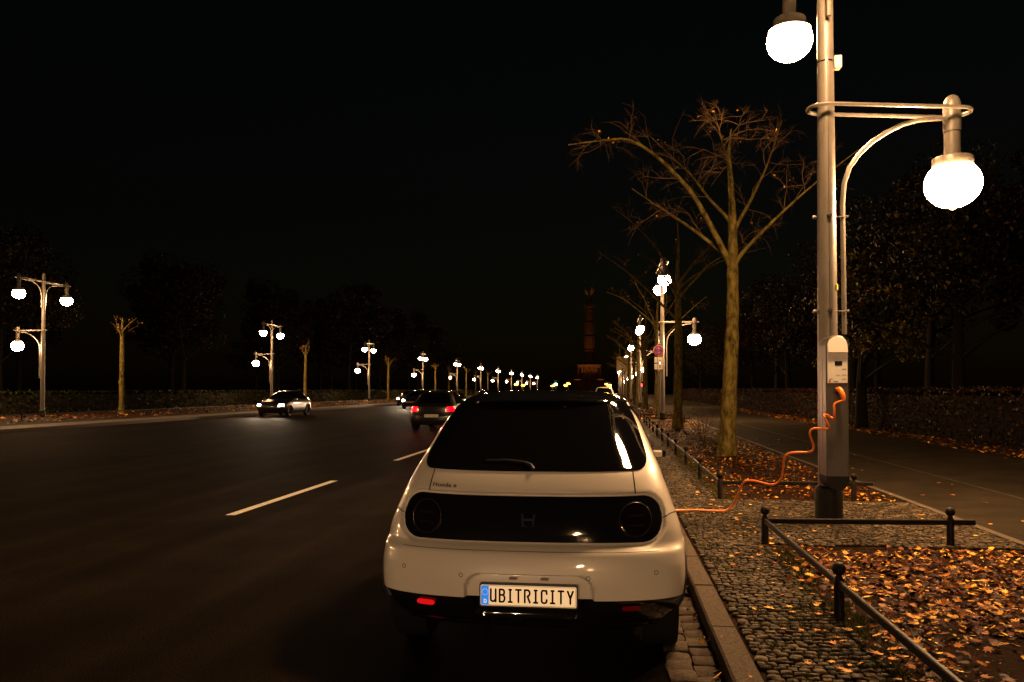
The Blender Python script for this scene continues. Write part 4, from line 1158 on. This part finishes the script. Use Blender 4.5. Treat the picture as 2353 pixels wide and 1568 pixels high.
for z, sym in ((2.72, 0), (2.42, 1)):
    pl_ = bevel(B().box((0, -.048, z), (.36, .005, .25)).build('plate', M_swhite, sg), .01)
    B().box((-.05, -.0525, z), (.018, .002, .20)).build('symbol', M_ink if False else M_black, pl_)
    if sym:
        B().box((.07, -.0525, z + .03), (.1, .002, .03)).build('symbol', M_black, pl_); B().box((.07, -.0525, z - .04), (.1, .002, .02)).build('symbol', M_black, pl_)
    else: B().box((.07, -.0525, z - .03), (.1, .002, .018)).build('symbol', M_black, pl_)
for z in (2.95 + .45, 2.88, 2.57, 2.27): B().box((0, -.03, z), (.09, .05, .03)).build('clamp', M_sred, sg)

ds = thing('direction_sign', 'pale yellow direction board with an upward arrow on two posts', 'sign', (1.75, 118, SIDE))
for x in (-.6, .6): B().tube([(x, 0, -.1), (x, 0, 6.2)], .06, 8).build('post', M_pole, ds)
M_syel = mat('sign_yellow', (.72, .55, .12), .45)
bd = B().box((0, -.09, 5.1), (1.75, .04, 2.1), ch=.01).build('board', M_syel, ds)
B().box((.0, -.115, 5.75), (1.2, .01, .5)).build('destination_panel', mat('sign_yellow_dull', (.6, .46, .12), .5), bd)
for z in (5.05, 4.75): B().box((0, -.115, z), (1.4, .01, .2)).build('destination_panel', M_swhite, bd)
for z, w in ((5.05, .9), (4.75, .4)): B().box((0, -.123, z), (w, .006, .06)).build('lettering', M_black, bd)
B().prism([(-.04, 4.15), (.04, 4.15), (.04, 4.4), (.13, 4.4), (0, 4.58), (-.13, 4.4), (-.04, 4.4)], -.12, -.112, 'Y').build('arrow', M_black, bd)

# ------------------------------------------------------------------ traffic lights by the roundabout
M_amb = mat('lit_amber_lens', (.8, .3, .02), .3, emit=(1, .36, .02), estr=60)
M_grn = mat('lit_green_lens', (.02, .6, .4), .3, emit=(.02, 1, .55), estr=25)
M_redl = mat('lit_red_lens', (.6, .01, .01), .3, emit=(1, .01, .02), estr=25)
M_off = mat('dark_lens', (.01, .01, .01), .2)
def traffic_light(label, loc, lit, h=3.3, group=None, r=.15):
    t = thing('traffic_light', label, 'traffic light', loc, 0, group)
    B().tube([(0, 0, -.1), (0, 0, h)], .06, 8).build('post', M_pole, t)
    hb = B().box((0, -.1, h - .35), (.4, .22, 1.05), ch=.03).build('housing', M_black, t)
    for i, (nm, m) in enumerate((('red', M_redl), ('amber', M_amb), ('green', M_grn))):
        B().lathe([(0, -.225), (r, -.22), (r, -.20)], 16, (0, 0, h - .03 - .32 * i), 'Y').build(nm + '_lens', m if nm in lit else M_off, hb)
traffic_light('traffic light showing green at the far junction beside the column', (-14.0, 205, 0), ('green',), 3.6, r=.3)
for i, (px, py, Y) in enumerate(((1277, 884, 300), (1306, 882, 300), (1394, 883, 330), (1400, 886, 260), (1202, 886, 300), (1270, 887, 330), (1300, 886, 310), (1186, 884, 280))):
    p = at_y(px, py, Y); traffic_light('flashing amber signal at the far roundabout', (p.x, Y, 0), ('amber',), p.z + .35, 'amber signals at the roundabout', r=.62)
traffic_light('small signal showing red beside the near pavement trees', (3.3, 88, SIDE), ('red',), 1.9)

# ------------------------------------------------------------------ monument column at the end of the road
M_brick = mat('column_sandstone', (.24, .12, .06), .85, var=.4, scale=.6)
M_gold = mat('gilding', (.8, .45, .1), .35, metal=.8)
vc = thing('monument_column', 'tall dim sandstone victory column with a gilded winged figure on top', 'monument', (-13.0, 493, 0))
bs = B().box((0, 0, 3.6), (18.8, 18.8, 7.2), ch=.3).build('plinth', M_brick, vc)
B().box((0, 0, 7.5), (19.6, 19.6, .6), ch=.1).build('plinth_cornice', M_brick, vc)
hall = B().lathe([(0, 7.8), (5.2, 7.8), (5.2, 15.2)], 32).build('inner_drum', M_brick, vc)
for k in range(16):
    a = 2 * PI * (k + .5) / 16
    B().lathe([(.55, 7.8), (.48, 8.3), (.42, 14.4), (.6, 14.9)], 12, (7.2 * math.cos(a), 7.2 * math.sin(a), 0)).build('hall_column', M_brick, vc)
B().lathe([(0, 14.9), (8.0, 14.9), (8.0, 16.2), (8.3, 16.6), (4.6, 17.2), (3.7, 17.6)], 32).build('entablature', M_brick, vc)
prof = []
z = 17.2
for i, (r0, r1, hh) in enumerate(((3.3, 3.2, 8.5), (3.05, 2.95, 8.5), (2.85, 2.75, 8.5), (2.65, 2.6, 8.0))):
    B().lathe([(r0 - .1, z), (r0, z + .05), (r1, z + hh - .6)], 32).build('shaft_drum', M_brick, vc)
    B().lathe([(r1, z + hh - .62), (r1 + .28, z + hh - .5), (r1 + .28, z + hh - .15), (r1 - .1, z + hh)], 32).build('band', M_brick, vc)
    z += hh
    for k in range(12 if i < 3 else 0):
        a = 2 * PI * k / 12; rr_ = r1 + .02
        B().tube([(rr_ * math.cos(a), rr_ * math.sin(a), z - 6.8), (rr_ * .99 * math.cos(a), rr_ * .99 * math.sin(a), z - 1.0)], [.32, .22], 6).build('gilded_cannon', M_gold, vc)
B().lathe([(2.5, z), (2.7, z + .8), (3.4, z + 1.5), (3.4, z + 2.0), (0, z + 2.0)], 32).build('viewing_platform', M_brick, vc)
for k in range(18):
    a = 2 * PI * k / 18; B().tube([(3.3 * math.cos(a), 3.3 * math.sin(a), z + 2), (3.3 * math.cos(a), 3.3 * math.sin(a), z + 3)], .05, 5).build('railing_post', M_gold, vc)
B().lathe([(1.6, z + 2), (1.5, z + 5.2), (1.9, z + 5.5), (1.2, z + 6.2), (0, z + 6.3)], 20).build('statue_base', M_brick, vc)
stt = B(); z2 = z + 6.2
stt.tube([(0, 0, z2), (.1, 0, z2 + 2), (.1, 0, z2 + 4), (0, 0, z2 + 5), (0, 0, z2 + 5.9)], [1.25, .95, .65, .75, .3], 12)
stt.lathe([(0, -.5), (.35, -.3), (.42, 0), (.3, .35), (0, .5)], 10, (0, 0, z2 + 6.5))
stt.tube([(.6, 0, z2 + 5.1), (1.5, -.4, z2 + 5.8), (1.7, -.6, z2 + 7.2)], [.3, .22, .15], 7)
stt.tube([(-.6, 0, z2 + 5.1), (-1.5, -.4, z2 + 5.0), (-1.9, -.6, z2 + 6.2)], [.3, .22, .15], 7)
so = stt.build('winged_figure', M_gold, vc)
for sx in (-1, 1):
    B().prism([(sx * .3, z2 + 4.2), (sx * 1.0, z2 + 2.6), (sx * 2.4, z2 + 3.8), (sx * 3.0, z2 + 6.6), (sx * 2.0, z2 + 5.9), (sx * 1.0, z2 + 5.3)], .6, .9, 'Y').build('wing', M_gold, so)
# its own lighting: lamps inside the pillared hall and a floodlight at its foot
for a in (200, 240, 270, 300, 340):
    ld = bpy.data.lights.new('hall_lamp', 'POINT'); ld.energy = 14; ld.color = (1, .42, .1); ld.shadow_soft_size = .2
    lo = bpy.data.objects.new('hall_lamp', ld); col.objects.link(lo); lo.parent = vc; lo.location = (6.2 * math.cos(R(a)), 6.2 * math.sin(R(a)), 13.2)
for x in (-9, 9):
    ld = bpy.data.lights.new('floodlight', 'SPOT'); ld.energy = 6500; ld.color = (1, .45, .13); ld.spot_size = R(50); ld.spot_blend = .8; ld.shadow_soft_size = .3
    lo = bpy.data.objects.new('floodlight', ld); col.objects.link(lo); lo.parent = vc; lo.location = (x, -16, .5)
    lo.rotation_euler = (Vector((0, 0, 40)) - Vector((x, -16, .5))).to_track_quat('-Z', 'Y').to_euler()
